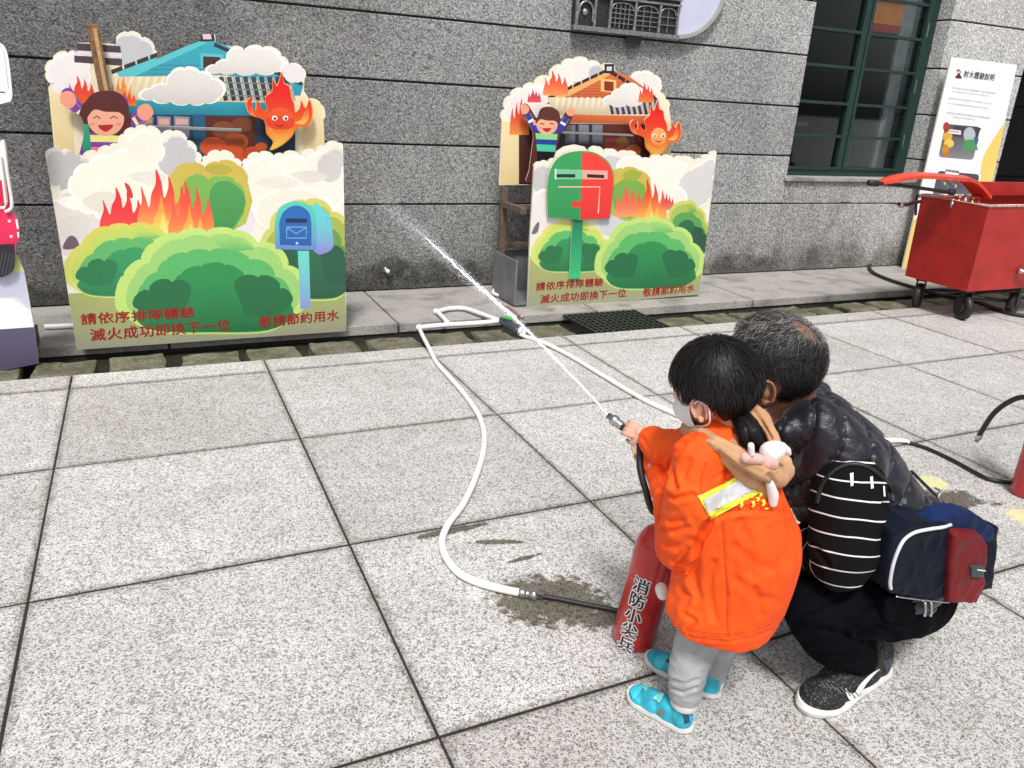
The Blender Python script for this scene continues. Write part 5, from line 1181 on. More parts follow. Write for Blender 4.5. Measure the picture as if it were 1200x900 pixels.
def hand(bm, wrist, kn, palm_n, L, curl, spread=.0, thumb_side=1, tcurl=.7, fr=1.0):
    """palm, four bent fingers of unequal length and a thumb; kn = direction from wrist to knuckles, palm_n = out of the palm"""
    kn = kn.normalized(); n = (palm_n - kn * palm_n.dot(kn)).normalized(); s = kn.cross(n) * thumb_side     # s points to the thumb side
    pw = L * .42; pl = L * .50; r = L * .050 * fr; tips = []
    hull_caps(bm, wrist, L * .125, wrist + kn * pl * .35, L * .13)
    for i in range(4):
        off = (1.5 - i) / 3 * pw * .86; k0 = wrist + kn * pl * (1.0 - .03 * abs(i - 1)) + s * off; hull_caps(bm, wrist + kn * pl * .15 + s * off * .55, L * .085, k0, L * .068)
        ln = (.40, .45, .42, .33)[i] * L; segs = (.45, .31, .24); a = 0; p = k0; c_ = curl[i] if hasattr(curl, '__len__') else curl
        for j in range(3):
            a += c_ * (1.0, 1.15, .75)[j]; d = (kn * math.cos(a) + n * math.sin(a) + s * spread * (1.5 - i) * .1).normalized(); q = p + d * ln * segs[j]
            hull_caps(bm, p, r * (1.08, 1.0, .92)[j], q, r * (1.0, .92, .80)[j]); p = q
        tips.append(p)
    p = wrist + kn * pl * .22 + s * pw * .42; d = (kn * .65 + s * .65 + n * .45).normalized(); q = p + d * L * .20; hull_caps(bm, p, L * .085, q, L * .066)
    for j, ll in enumerate((.19, .15)):
        d = (d * 1.0 + n * tcurl * .7 - s * tcurl * .55 + kn * .35).normalized(); q2 = q + d * L * ll; hull_caps(bm, q, L * .062, q2, L * .052); q = q2
    return tips
def ear(bm, c, f, l, u, s=1.0, side=1):
    for a in np.linspace(-2.2, 2.4, 9)[:-1]:
        a2 = a + 4.6 / 8; rr = lambda t: (u * math.cos(t) * .030 + f * math.sin(t) * -.017) * s
        hull_caps(bm, c + rr(a) + l * side * .007 * s, .0042 * s, c + rr(a2) + l * side * .007 * s, .0042 * s, 1)
    ellip(bm, c - u * .026 * s + l * side * .003 * s + f * .003, (.007 * s, .007 * s, .009 * s)); ellip(bm, c + l * side * .000, (.010 * s, .008 * s, .019 * s), None, 2)
# ---------------------------------------------------------------- THE CHILD
ch = thing('person', 'small child in an orange coat, face mask and turquoise shoes aiming a spray nozzle', 'person', (1.13, 1.20, 0))
hc = A(838, 449, 1.24); f_c = cvec(-.78, -.08, -.60); F_ch = frame3(f_c, cvec(-.52, -.42, .74)); fc, lc, uc = F_ch
bm = bmesh.new()
Rh = Matrix((fc, lc, uc)).transposed()
ellip(bm, hc + uc * .008, (.087, .074, .086), Rh, 4)
ellip(bm, hc + fc * .030 - uc * .040, (.054, .056, .052), Rh)               # face and jaw
ellip(bm, hc + fc * .056 - uc * .070, (.020, .024, .016), Rh)               # chin
for s in (-1, 1): ellip(bm, hc + fc * .050 + lc * s * .032 - uc * .040, (.024, .022, .024), Rh)    # cheeks
hull_caps(bm, hc + fc * .086 - uc * .026, .006, hc + fc * .094 - uc * .040, .0085); 
for s in (-1, 1): ellip(bm, hc + fc * .090 - uc * .044 + lc * s * .007, (.006, .005, .005), Rh, 2)
for s in (-1, 1): hull_caps(bm, hc + fc * .084 + uc * .002 + lc * s * .014, .005, hc + fc * .076 + uc * .004 + lc * s * .040, .005)
for dz, r_ in ((-.058, .0055), (-.066, .0065)): hull_caps(bm, hc + fc * .083 + uc * dz + lc * .014, r_, hc + fc * .083 + uc * dz - lc * .014, r_)
ear(bm, hc + lc * .075 - uc * .022 + fc * .012, fc, lc, uc, .95, 1); ear(bm, hc - lc * .075 - uc * .022 + fc * .012, fc, lc, uc, .95, -1)
nk = hc - uc * .075 - fc * .018; sh0 = A(842, 528, 1.22)
chain(bm, [(hc - uc * .04 - fc * .02, .045), (nk, .038), (sh0, .050)])
chain(bm, [(sh0, .07), (A(848,570,1.19), .085), (A(858,625,1.18), .095), (A(864,672,1.18), .10)])
wr1, wr2 = A(757, 513, 1.49), A(762, 536, 1.46)
lsh, lel = A(815, 556, 1.16), A(798, 634, 1.21)
rsh, rel = A(812, 516, 1.32), A(786, 545, 1.40)
chain(bm, [(lsh, .036), (lel, .020), (wr2, .018)]); chain(bm, [(rsh, .034), (rel, .018), (wr1, .018)])
ankl, ankr = A(803, 818, 1.165), A(834, 797, 1.245)
hipl, hipr = A(845, 690, 1.14), A(872, 685, 1.24)
knl, knr = A(816, 752, 1.175), A(846, 745, 1.25)
chain(bm, [(hipl, .062), (knl, .036), (ankl, .026)]); chain(bm, [(hipr, .062), (knr, .036), (ankr, .026)])
# right hand wraps the nozzle grip, the left hand just behind it
gx = dn; gp = NG + dn * Ln * .40
lat = cvec(-1, 0, 0)
k1d = (gp - wr1 + uc * .006); side_n = gx.cross(k1d).normalized()
hand(bm, wr1 + gx * .004 + Vector((0, 0, .004)), (k1d.normalized() * .9 + Vector((0, 0, .1)) - CR * .25), -side_n if side_n.z > 0 else side_n, .098, (.75, .85, .88, .92), 0, 1, .9, 1.12)
gp2 = NG + dn * Ln * .02; k2d = (gp2 - wr2)
hand(bm, wr2 + Vector((.004, -.004, -.002)), (k2d.normalized() - CR * .35), -side_n if side_n.z > 0 else side_n, .095, (.8, .9, .95, 1.0), 0, 1, .9, 1.12)
for a, (hd, tl) in ((0, (ankl, A(757, 812, 1.30))), (1, (ankr, A(790, 780, 1.37)))): hull_caps(bm, Vector((hd.x, hd.y, .034)), .020, hd.lerp(tl, .55) * 1.0 - Vector((0, 0, hd.lerp(tl, .55).z - .026)), .011)
body = obj('body', remesh(bm, .0026, 3), M_skinc, ch, True); 
for s in (-1, 1):
    e = bmesh.new(); q = hc + fc * .0800 - uc * .010 + lc * s * .029; ellip(e, q, (.0085, .0125, .0085), Rh, 3); eo = obj('eye', e, simple('eye_white', (.7, .68, .66), .25, var=0), ch, True)
    e = bmesh.new(); ellip(e, q + fc * .0052, (.0045, .0055, .0055), Rh, 3); obj('iris', e, simple('dark_iris', (.012, .007, .005), .2, var=0), eo, True)
    tube('eyebrow', [hc + fc * .081 + uc * .010 + lc * s * .014, hc + fc * .083 + uc * .014 + lc * s * .028, hc + fc * .074 + uc * .010 + lc * s * .046], .0018, M_hairb, ch, 6)
# hair: a full cap that leaves the face and ears free, with locks over it
def cap_hair(name, c, F, rad, inner, mat, parent, face, res=90, bump=.0025):
    f, l, u = F; V = []; Fc = []; n = res; m = res * 2
    for i in range(n + 1):
        th = math.pi * i / n
        for j in range(m):
            ph = 2 * math.pi * j / m; d = Vector((math.sin(th) * math.cos(ph), math.sin(th) * math.sin(ph), math.cos(th)))
            w = face(d); h = bump * noise.noise(Vector((math.atan2(d.y, d.x) * 9, d.z * 1.5, 3)))
            rr = [rad[k] * w + inner[k] * (1 - w) + h for k in range(3)]
            V.append(c + f * (d.x * rr[0]) + l * (d.y * rr[1]) + u * (d.z * rr[2]))
    for i in range(n):
        for j in range(m): Fc.append((i * m + j, i * m + (j + 1) % m, (i + 1) * m + (j + 1) % m, (i + 1) * m + j))
    ob = pyobj(name, V, Fc, mat, parent, True); attr(ob.data, 'shade', [.12] * len(V)); return ob
def sst(x, a, b): t = min(1, max(0, (x - a) / (b - a))); return t * t * (3 - 2 * t)
def face_c(d):
    g = 0
    if d.x > .15: g = max(g, sst(d.x, .52, .66) * (1 - sst(d.z, .12, .26)))
    g = max(g, sst(-d.z, .14, .26) * sst(d.x, -.20, -.04)); g = max(g, sst(-d.z, .74, .86))
    e = math.hypot(d.x - .14, d.z + .28); g = max(g, (1 - sst(e, .20, .30)) * sst(abs(d.y), .5, .7))
    return 1 - g
hr = (.097, .088, .096); cap_hair('hair_cap', hc + uc * .006 - fc * .004, F_ch, hr, (.070, .058, .066), M_hairb, ch, face_c)
hairo = hair_strands('hair', hc + uc * .006 - fc * .004, F_ch, (.0955, .0865, .0945), 3000, M_hairb, ch, (-.25, .0, .97), 1.55, .75, .0013, 3, .0045, .001, None, lambda d, r: face_c(d) > .9 and not (d.x > .62 and d.z < .45), .0, 9, face_c)
def bundle(name, path, radii, N, mat, parent, w=.0012, seed=4, stray=.15):
    rnd = random.Random(seed); V = []; Fc = []; S = []; sp_ = spline(path, 6); n = len(sp_); fr = frame_of(sp_[-1] - sp_[0])
    for _ in range(N):
        a0, r0 = rnd.uniform(0, 6.283), math.sqrt(rnd.random()); k0 = rnd.randint(0, max(1, n // 4)); k1 = n - rnd.randint(0, n // 5); tw = rnd.gauss(0, .5); sh = rnd.random() ** 2; pts = []
        for k in range(k0, k1):
            t = k / (n - 1); R_ = np.interp(t * (len(radii) - 1), range(len(radii)), radii) * r0 * (1 + stray * rnd.gauss(0, .15)); a_ = a0 + tw * t
            pts.append(sp_[k] + fr[0] * math.cos(a_) * R_ + fr[1] * math.sin(a_) * R_)
        o = len(V); m_ = len(pts)
        for k, p in enumerate(pts):
            t = (pts[min(k + 1, m_ - 1)] - pts[max(k - 1, 0)]).normalized(); out = (p - sp_[min(k0 + k, n - 1)]); s_ = t.cross(out).normalized() if out.length > 1e-6 else fr[0]; ww = w * (1 - .7 * (k / m_) ** 2); V += [p - s_ * ww, p + s_ * ww]; S += [sh, sh]
        for k in range(m_ - 1): Fc.append((o + 2 * k, o + 2 * k + 1, o + 2 * k + 3, o + 2 * k + 2))
    ob = pyobj(name, V, Fc, mat, parent, True); attr(ob.data, 'shade', S); return ob
tp = [A(858,480,1.20), A(872,494,1.16), A(882,508,1.13), A(890,520,1.115), A(897,528,1.11)]
bundle('ponytail', tp, (.016, .023, .024, .018, .006), 700, M_hairb, ch)
bundle('ponytail_wisp', [A(864,488,1.18), A(872,505,1.14), A(876,520,1.125), A(886,529,1.115)], (.014, .018, .014, .004), 350, M_hairb, ch, seed=6)
# mask with its ear loops
def head_patch(name, c, F, rad, a0, a1, z0, z1, mat, parent, res=24, fn=None):
    f, l, u = F; V = []; Fc = []
    for i in range(res + 1):
        zz = z0 + (z1 - z0) * i / res
        for j in range(res + 1):
            a = a0 + (a1 - a0) * j / res; r = 1 + .02 * math.sin(zz * 90) * (1 if abs(a) < .8 else 0); k = fn(a, zz) if fn else 1
            V.append(c + f * math.cos(a) * rad[0] * r * k + l * math.sin(a) * rad[1] * r + u * zz)
    for i in range(res):
        for j in range(res): k = i * (res + 1) + j; Fc.append((k, k + 1, k + res + 2, k + res + 1))
    return pyobj(name, V, Fc, mat, parent, True)
mk = head_patch('face_mask', hc - uc * .004, F_ch, (.108, .070), -1.12, 1.12, -.078, -.012, M_mask, ch, 24, lambda a, z: (1 - .22 * ((z + .042) / .036) ** 2) * (1 - .04 * abs(a)))
for s in (-1, 1):
    e0 = hc + lc * s * .085 - uc * .022 + fc * .012
    tube('ear_loop', [hc + fc * .046 + lc * s * .066 - uc * .020, hc + fc * .020 + lc * s * .080 - uc * .008, e0 + uc * .020 - fc * .006, e0 - fc * .022 + uc * .006, e0 - fc * .018 - uc * .026, hc + fc * .012 + lc * s * .074 - uc * .064, hc + fc * .040 + lc * s * .062 - uc * .070], .0017, M_mask, mk, 6)
# orange coat
bm = bmesh.new()
chain(bm, [(A(842,524,1.21), .066), (A(846,560,1.19), .098), (A(856,604,1.175), .118), (A(866,645,1.165), .136), (A(855,684,1.165), .127), (A(843,710,1.165), .121)])
chain(bm, [(A(822,535,1.17), .050), (A(811,578,1.16), .057), (A(804,625,1.19), .056), (lel + Vector((0, 0, -.012)), .052)]); chain(bm, [(lel + Vector((0, 0, -.012)), .052), (A(790,590,1.30), .045), (A(777,552,1.42), .037), (A(770,540,1.45), .033)])
chain(bm, [(A(818,522,1.30), .052), (A(796,530,1.37), .046), (A(776,524,1.43), .040), (A(765,517,1.46), .033)])
cm_ = remesh(bm, .0040, 8, .6)
P, N = getv(cm_)
# the skirt of the coat flares and hangs open
hemz = HEMZ = .318
bmx = bmesh.new(); bmx.from_mesh(cm_); bpy.data.meshes.remove(cm_)
bmesh.ops.bisect_plane(bmx, geom=bmx.verts[:] + bmx.edges[:] + bmx.faces[:], plane_co=(1.17, 1.17, hemz), plane_no=(-.05, -.12, 1), clear_inner=True)
cm_ = bpy.data.meshes.new('coat'); bmx.to_mesh(cm_); bmx.free()
ripple(cm_, (8, 8, 4), .006, 2); ripple(cm_, (19, 19, 9), .0030, 5); ripple(cm_, (38, 38, 22), .0012, 9)
folds(cm_, [([(846,612),(849,650),(852,700),(853,745)], 2.0, .0030), ([(829,612),(815,640),(797,664)], 4.5, .013), ([(829,610),(848,600),(874,596),(902,596),(920,602)], 3.5, .006),
    ([(828,545),(822,575),(829,608)], 1.6, .003), ([(775,575),(792,584),(812,580)], 3, .006), ([(772,620),(790,622),(806,616)], 2.6, .005), ([(790,655),(806,640)], 2.6, .005), ([(868,612),(880,640),(878,668)], 5, .005), ([(905,620),(916,650),(912,690)], 5, .004), ([(820,640),(812,672),(820,700)], 4.5, .005), ([(836,660),(830,690),(838,725)], 4, .004), ([(885,690),(892,720)], 4, .004), ([(752,512),(764,530),(760,548)], 2, .004), ([(838,560),(856,548)], 2.2, .003),
    ([(800,690),(808,700),(802,712)], 3.5, .005), ([(803,720),(814,728),(808,738)], 3, .005), ([(782,520),(774,540),(780,562)], 3, .007), ([(800,520),(786,545),(792,572)], 3.2, .007), ([(808,540),(800,560)], 3, .004),
    ([(770,600),(784,612),(800,610)], 3.5, .004), ([(778,636),(795,640),(812,630)], 3.5, .005), ([(862,640),(884,660),(905,668)], 5, .003), ([(862,680),(890,700),(910,702)], 5, .003), ([(782,733),(815,748),(850,752),(880,748),(905,738)], 1.6, .0022), ([(815,508),(800,520),(792,530)], 2.5, .004)])
coat = obj('coat', cm_, M_orange, ch, True); sm_ = coat.modifiers.new('thickness', 'SOLIDIFY'); sm_.thickness = .004; sm_.offset = -1
tc_ = [bvh(coat)]
M_seam = simple('darker_orange_stitching', (.50, .040, .006), .8, var=.2)
def onc(u, v):
    d = ray(u, v); h = tc_[0].ray_cast(CO, d); return h[0] - d * .0004 if h[0] is not None else None
def seam(pts, r=.0010):
    q = [onc(*p) for p in smooth2(pts, 6, False)]; q = [p for p in q if p is not None]
    if len(q) > 3: tube('seam', q, r, M_seam, ch, 5, straight=True)
seam([(846,612),(849,650),(852,700),(852,738)]); seam([(829,540),(822,560),(822,585),(830,612)]); seam([(786,728),(815,739),(850,743),(885,738),(905,730)]); seam([(832,609),(850,600),(874,597),(902,598)]); seam([(748,520),(757,530),(757,545)]); seam([(786,731),(815,742),(850,746),(885,741)], .0007)
decal('reflective_band', [(818,581),(866,556),(889,578),(833,608)], tc_, M_yel, ch, .0022, 2.2); decal('reflective_band', [(822.5,586),(869,561),(885.5,573.5),(829,602)], tc_, M_silver, ch, .0036, 2.2)
0 and decal('band_trim', [(838,606),(862,592),(884,592),(896,588),(899,594),(884,597),(862,598),(842,609)], tc_, M_yel, ch, .0022, 1.6)
rr = random.Random(5)
for k, (x, y) in enumerate(((872,583),(879,581),(886,585),(893,589),(889,579),(897,596),(881,590),(868,590))): decal('yellow_letter', [(x - 2.6, y - 2.4), (x + 1.6, y - 3), (x + 2.8, y + .4), (x + .6, y + 2.6), (x - 2, y + 2.2), (x - .4, y)], tc_, M_yel, ch, .0046, 1.0)
# tan hood of the jumper, lying on the back
bm = bmesh.new()
rim = [(806,500,1.29,.012),(820,510,1.20,.017),(840,520,1.135,.017),(864,536,1.09,.018),(890,550,1.075,.019),(912,560,1.09,.020),(921,552,1.13,.018),(916,532,1.18,.014),(906,512,1.22,.012),(895,488,1.26,.012),(880,478,1.28,.013)]
chain(bm, [(A(u, v, y), r) for u, v, y, r in rim])
chain(bm, [(A(808,502,1.28), .02), (A(830,506,1.24), .032), (A(852,514,1.20), .038), (A(868,530,1.16), .034)]); hull_caps(bm, A(866,525,1.16), .036, A(896,556,1.12), .028); hull_caps(bm, A(888,540,1.16), .026, A(910,548,1.13), .022)
chain(bm, [(A(884,488,1.27), .016), (A(900,510,1.25), .013), (A(890,500,1.26), .012)]); chain(bm, [(A(876,556,1.11), .026), (A(892,574,1.105), .024), (A(898,588,1.105), .014)]); chain(bm, [(A(852,532,1.12), .02), (A(880,562,1.095), .02)])
hm = remesh(bm, .0035, 6, .6); ripple(hm, (28, 28, 18), .003, 8); folds(hm, [([(812,508),(850,518),(880,538),(905,548)], 2.4, .005), ([(842,530),(870,552),(895,566)], 2.2, .005), ([(900,556),(908,566)], 2, .004), ([(884,482),(896,500),(904,514)], 1.8, .004), ([(852,500),(866,508),(868,520)], 2, .004)])
hd_ = obj('hood', hm, M_hood, ch, True)
def plush(name, prs, mat):
    b = bmesh.new(); chain(b, prs) if len(prs) > 1 else ellip(b, prs[0][0], (prs[0][1],) * 3); return obj(name, remesh(b, .0025, 3), mat, hd_, True)
plush('plush_head', [(A(903,530,1.09), .024), (A(908,528,1.09), .022)], M_plush); plush('plush_ear', [(A(915,524,1.09), .012), (A(922,528,1.09), .009), (A(925,532,1.09), .005)], M_plush)
plush('plush_ear', [(A(880,522,1.06), .007), (A(881,532,1.06), .0065)], M_plush); plush('plush_cheek', [(A(898,541,1.075), .016), (A(905,543,1.075), .014)], M_pink); plush('plush_cheek', [(A(874,536,1.068), .012), (A(889,538,1.068), .012)], M_pink)
plush('plush_ear', [(A(902,566,1.07), .009), (A(906,580,1.07), .012), (A(906,590,1.07), .009)], M_plush)
plush('pompom', [(A(775,690,1.29), .016), (A(777,696,1.28), .016)], M_plush)
# leggings, socks, shoes
bm = bmesh.new(); chain(bm, [(A(845,700,1.15), .072), (knl, .050), (A(806,785,1.17), .046), (A(803,812,1.168), .039)]); chain(bm, [(A(870,695,1.24), .07), (knr, .046), (A(838,775,1.248), .040), (A(834,790,1.246), .034)])
lm = remesh(bm, .004, 4); ripple(lm, (14, 14, 30), .002, 3); folds(lm, [([(786,806),(800,812),(816,806)], 1.8, .004), ([(788,797),(802,802),(818,796)], 1.8, .003)]); obj('leggings', lm, M_legg, ch, True)
def shoe(name, heel, toe, w, ht, up_mat, sole_mat, parent, sole_h=.018, ank=None, ankr=.03, closed=.5):
    heel = Vector((heel[0], heel[1], 0)); toe = Vector((toe[0], toe[1], 0)); ax = (toe - heel).normalized(); sd = Vector((-ax.y, ax.x, 0)); L = (toe - heel).length
    def wd(t): return w * (.36 + .06 * math.sin(t * math.pi)) * (1 if 0 < t < 1 else 0) + w * .10 * sst(t, .45, .75)
    out = []
    for k in range(49): t = .5 - .5 * math.cos(math.pi * k / 48); q = math.sqrt(max(0, 1 - max(0, (t - .78) / .22) ** 2)) * math.sqrt(max(0, 1 - max(0, (.14 - t) / .14) ** 2)); out.append((t, wd(min(max(t, .001), .999)) * q))
    ring = [heel + ax * (L * t) + sd * x for t, x in out] + [heel + ax * (L * t) - sd * x * .96 for t, x in out[::-1][1:-1]]
    n = len(ring); V = []; c = sum(ring, Vector()) / n
    levels = ((.97, .001), (1.0, .004), (1.03, sole_h * .5), (1.0, sole_h))
    for sc_, z in levels: V += [Vector((c.x + (p.x - c.x) * sc_, c.y + (p.y - c.y) * sc_, z + .006 * sst((p - heel).dot(ax) / L, .75, 1) * (z > .005))) for p in ring]
    F = [tuple(range(n))[::-1], tuple(range((len(levels) - 1) * n, len(levels) * n))]
    for i in range(len(levels) - 1):
        for k in range(n): F.append((i * n + k, i * n + (k + 1) % n, (i + 1) * n + (k + 1) % n, (i + 1) * n + k))
    so = bpy.data.objects.new(name, None); link(so, parent); pyobj('sole', V, F, sole_mat, so)
    b = bmesh.new(); R = Matrix((ax, sd, Vector((0, 0, 1)))).transposed(); z0 = sole_h
    ellip(b, heel + ax * L * .78 + Vector((0, 0, z0)), (L * .20, w * .47, ht * .42), R); ellip(b, heel + ax * L * .60 + Vector((0, 0, z0 + ht * .04)), (L * .24, w * .45, ht * .58), R)
    ellip(b, heel + ax * L * .36 + Vector((0, 0, z0 + ht * .08)), (L * .26, w * .40, ht * .78), R); ellip(b, heel + ax * L * .17 + Vector((0, 0, z0 + ht * .22)), (L * .155, w * .37, ht * .80), R)
    if ank is not None: hull_caps(b, heel + ax * L * .20 + Vector((0, 0, z0 + ht * .5)), ankr * .96, Vector((ank.x, ank.y, z0 + ht * .9)), ankr)
    m = remesh(b, w * .035, 4); P, N = getv(m); P[:, 2] = np.maximum(P[:, 2], z0 * .8); setv(m, P); uo = obj('upper', m, up_mat, so, True); return so, uo
s1, u1 = shoe('shoe', (1.080, 1.135), (1.010, 1.305), .078, .055, M_shoeb, M_sole, ch, .016, ankl, .028)
s2, u2 = shoe('shoe', (1.222, 1.205), (1.128, 1.405), .076, .055, M_shoeb, M_sole, ch, .016, ankr, .028)
for u_, s_, off in ((u1, s1, (0, 0)), (u2, s2, (28, -32))):
    t_ = [bvh(u_)]
    for q in ([(765,818),(778,806),(783,808),(773,824)], [(752,806),(763,799),(768,802),(757,811)]): decal('strap', [(x + off[0], y + off[1]) for x, y in q], t_, M_shoebd if off[0] else simple('pale_green_strap', (.20, .62, .55), .5, var=.3, vs_=60), s_, .002, 1.5)
    decal('toe_cap', [(x + off[0], y + off[1]) for x, y in [(738,808),(742,800),(750,798),(756,802),(748,814),(742,820)]], t_, simple('bright_toe_rubber', (.04, .50, .62), .4, var=.2), s_, .0014, 1.5)
t_ = [bvh(u1)]; decal('badge', ell2(774.5, 834.5, 4.2, 3.0, 14), t_, simple('brown_badge', (.25, .16, .12), .5), s1, .002, 1.5); decal('heel_tab', [(800,832),(806,830),(808,846),(802,848)], t_, M_shoebd, s1, .002, 1.5)
bm = bmesh.new(); chain(bm, [(ankl + Vector((0, 0, .012)), .033), (ankl - Vector((0, 0, .012)), .031)]); chain(bm, [(ankr + Vector((0, 0, .012)), .032), (ankr - Vector((0, 0, .010)), .030)]); 
for q, r_ in ((ankl, .033), (ankr, .031)): lathe('sock', [(r_ * .9, -.022), (r_, -.018), (r_ * 1.03, 0), (r_, .016), (r_ * .8, .02)], q, (0, .0, 1), M_sock, ch, 24)
bm.free()
# ---------------------------------------------------------------- THE MAN
mn = thing('person', 'man with greying hair squatting in a navy padded vest over a striped black shirt', 'person', (1.60, 1.15, 0))
mc = A(906, 422, 1.34); fm = cvec(-.935, .075, -.35)
um = cvec(-.14, .83, .55); um = (um - fm * um.dot(fm)).normalized(); lm_ = um.cross(fm).normalized(); F_m = (fm, lm_, um)
Rm = Matrix((fm, lm_, um)).transposed(); S = 1.12
bm = bmesh.new()
ellip(bm, mc + um * .006, (.100 * S, .080 * S, .094 * S), Rm, 4)
ellip(bm, mc + fm * .038 * S - um * .055 * S, (.056 * S, .056 * S, .060 * S), Rm); ellip(bm, mc + fm * .066 * S - um * .095 * S, (.024 * S, .028 * S, .020 * S), Rm)
for s in (-1, 1):
    ellip(bm, mc + fm * .066 * S + lm_ * s * .036 * S - um * .042 * S, (.024, .024, .022), Rm); hull_caps(bm, mc + fm * .094 * S + um * .006 + lm_ * s * .012, .008, mc + fm * .082 * S + um * .008 + lm_ * s * .046, .007)
    hull_caps(bm, mc + fm * .03 * S - um * .095 * S + lm_ * s * .040, .02, mc - fm * .01 - um * .055 * S + lm_ * s * .062, .018)
hull_caps(bm, mc + fm * .100 * S - um * .006, .008, mc + fm * .118 * S - um * .046, .011); 
for s in (-1, 1): ellip(bm, mc + fm * .108 * S - um * .050 + lm_ * s * .012, (.009, .008, .007), Rm, 2)
for dz, r_ in ((-.073, .006), (-.082, .0075)): hull_caps(bm, mc + fm * .092 * S + um * dz * S + lm_ * .020, r_, mc + fm * .092 * S + um * dz * S - lm_ * .020, r_)
ear(bm, mc + lm_ * .086 * S - um * .024 + fm * .006, fm, lm_, um, 1.12, 1); ear(bm, mc - lm_ * .086 * S - um * .024 + fm * .006, fm, lm_, um, 1.12, -1)
SPN = [A(934,482,1.32), A(950,512,1.28), A(982,552,1.22), A(1022,620,1.16), A(1050,680,1.12)]
chain(bm, [(mc - um * .045 - fm * .035, .066), (A(926,474,1.32), .060), (SPN[1], .075)]); chain(bm, list(zip(SPN[1:], (.085, .10, .105, .10))))
msh, mel, mwr = A(988, 566, 1.13), A(985, 652, 1.08), A(938, 628, 1.22)
chain(bm, [(msh, .036), (mel, .038), (mwr, .028)]); mkl, mal = A(944, 703, 1.13), A(1004, 796, 1.115); mhl = A(1046, 702, 1.09)
chain(bm, [(mhl, .07), (mkl, .045), (mal, .034)]); mhr, mkr, mar = A(1062, 676, 1.26), A(950, 672, 1.46), A(962, 712, 1.52); mar = Vector((mar.x, mar.y, .10))
chain(bm, [(mhr, .07), (mkr, .045), (mar, .034)])
rsh_, rel_, rwr_ = A(962, 520, 1.40), A(925, 572, 1.47), A(900, 575, 1.36); chain(bm, [(rsh_, .055), (rel_, .042), (rwr_, .028)])
hand(bm, mwr, A(912, 612, 1.28) - mwr, Vector((0, 0, -.5)) - CR * .5, .175, (.2, .25, .3, .35), .3, -1, .3); hand(bm, rwr_, A(880, 570, 1.33) - rwr_, Vector((0, 0, -.6)) + CT * .4, .175, (.25, .3, .35, .4), .3, 1, .3)
for hd, tl in ((mal, Vector((1.45, 1.08, .05))), (mar, Vector((1.44, 1.56, .05)))): hull_caps(bm, Vector((hd.x, hd.y, .06)), .030, hd.lerp(tl, .5) - Vector((0, 0, hd.lerp(tl, .5).z - .045)), .016)
obj('body', remesh(bm, .0036, 3), M_skinm, mn, True)
for s in (-1, 1):
    e = bmesh.new(); q = mc + fm * .090 * S - um * .006 + lm_ * s * .033; ellip(e, q, (.010, .014, .0085), Rm, 3); eo = obj('eye', e, simple('eye_white', (.65, .62, .6), .25, var=0), mn, True)
    e = bmesh.new(); ellip(e, q + fm * .006, (.005, .0058, .0058), Rm, 3); obj('iris', e, simple('dark_iris', (.012, .007, .005), .2, var=0), eo, True)
    tube('eyebrow', [mc + fm * .108 + um * .014 + lm_ * s * .016, mc + fm * .106 + um * .018 + lm_ * s * .034, mc + fm * .094 + um * .012 + lm_ * s * .054], .0028, M_hairb, mn, 6)
def face_m(d):
    g = sst(d.x, .50, .66) * (1 - sst(d.z, .58, .74)); g = max(g, sst(-d.z, .10, .24) * sst(d.x, -.12, .06)); g = max(g, sst(-d.z, .66, .78))
    e = math.hypot(d.x - .04, d.z + .26); g = max(g, (1 - sst(e, .22, .32)) * sst(abs(d.y), .5, .7)); return 1 - g
WH = Vector((-.62, -.10, .78)).normalized()
def thin(d): return math.acos(max(-1, min(1, d.dot(WH))))
def cap_m(d):
    w = face_m(d); a = thin(d); return min(w, sst(a, .12, .48)) if a < .48 else w
cap_hair('hair_cap', mc + um * .006, F_m, (.105 * S, .0855 * S, .0985 * S), (.085 * S, .066 * S, .080 * S), M_hairg, mn, cap_m, 90, .002)
def shade_m(d, r):
    if thin(d) < .42: return min(1, .15 + .5 * r.random() ** 1.5)
    g = sst(d.z - .35 * d.y, .25, .95) * .8 + .12 * sst(d.z, -.3, .4); return min(1, r.random() ** 2.6 * g * .8 + .01) if r.random() < .9 else min(1, g * .75)
hair_strands('hair', mc + um * .006, F_m, (.104 * S, .0845 * S, .0975 * S), 7000, M_hairg, mn, WH, 2.05, .27, .00065, 11, .006, .0025, shade_m, lambda d, r: face_m(d) > .8 and (thin(d) > .36 or r.random() < .55), 0, 5, face_m)
# striped shirt: sleeves and cuffs
def sleeve(name, prs, mat, parent, rip=.003, fl=None, cut=None):
    b = bmesh.new(); chain(b, prs); m = remesh(b, .004, 6); ripple(m, (16, 16, 10), rip, 4)
    if fl: folds(m, fl)
    ax_ = np.array((prs[-1][0] - prs[0][0]).normalized()); s = (getv(m)[0] - np.array(prs[0][0])) @ ax_; attr(m, 'sp', s + .5 + .004 * nz(getv(m)[0], (14, 14, 14))); return obj(name, m, mat, parent, True)
slv = sleeve('shirt_sleeve', [(A(994,565,1.13), .079), (A(994,602,1.10), .085), (A(990,640,1.08), .078), (A(984,660,1.08), .064)], M_stripe, mn, .003, [([(1036,590),(1044,604),(1040,618)], 3, .008), ([(955,640),(970,660)], 3, .006)])
sleeve('shirt_forearm', [(A(984,660,1.08), .062), (A(962,650,1.14), .052), (A(944,634,1.20), .042)], M_stripe, mn, .003)
sleeve('shirt_sleeve', [(rsh_, .074), (rel_, .056), (rwr_.lerp(rel_, .2), .042)], M_stripe, mn)
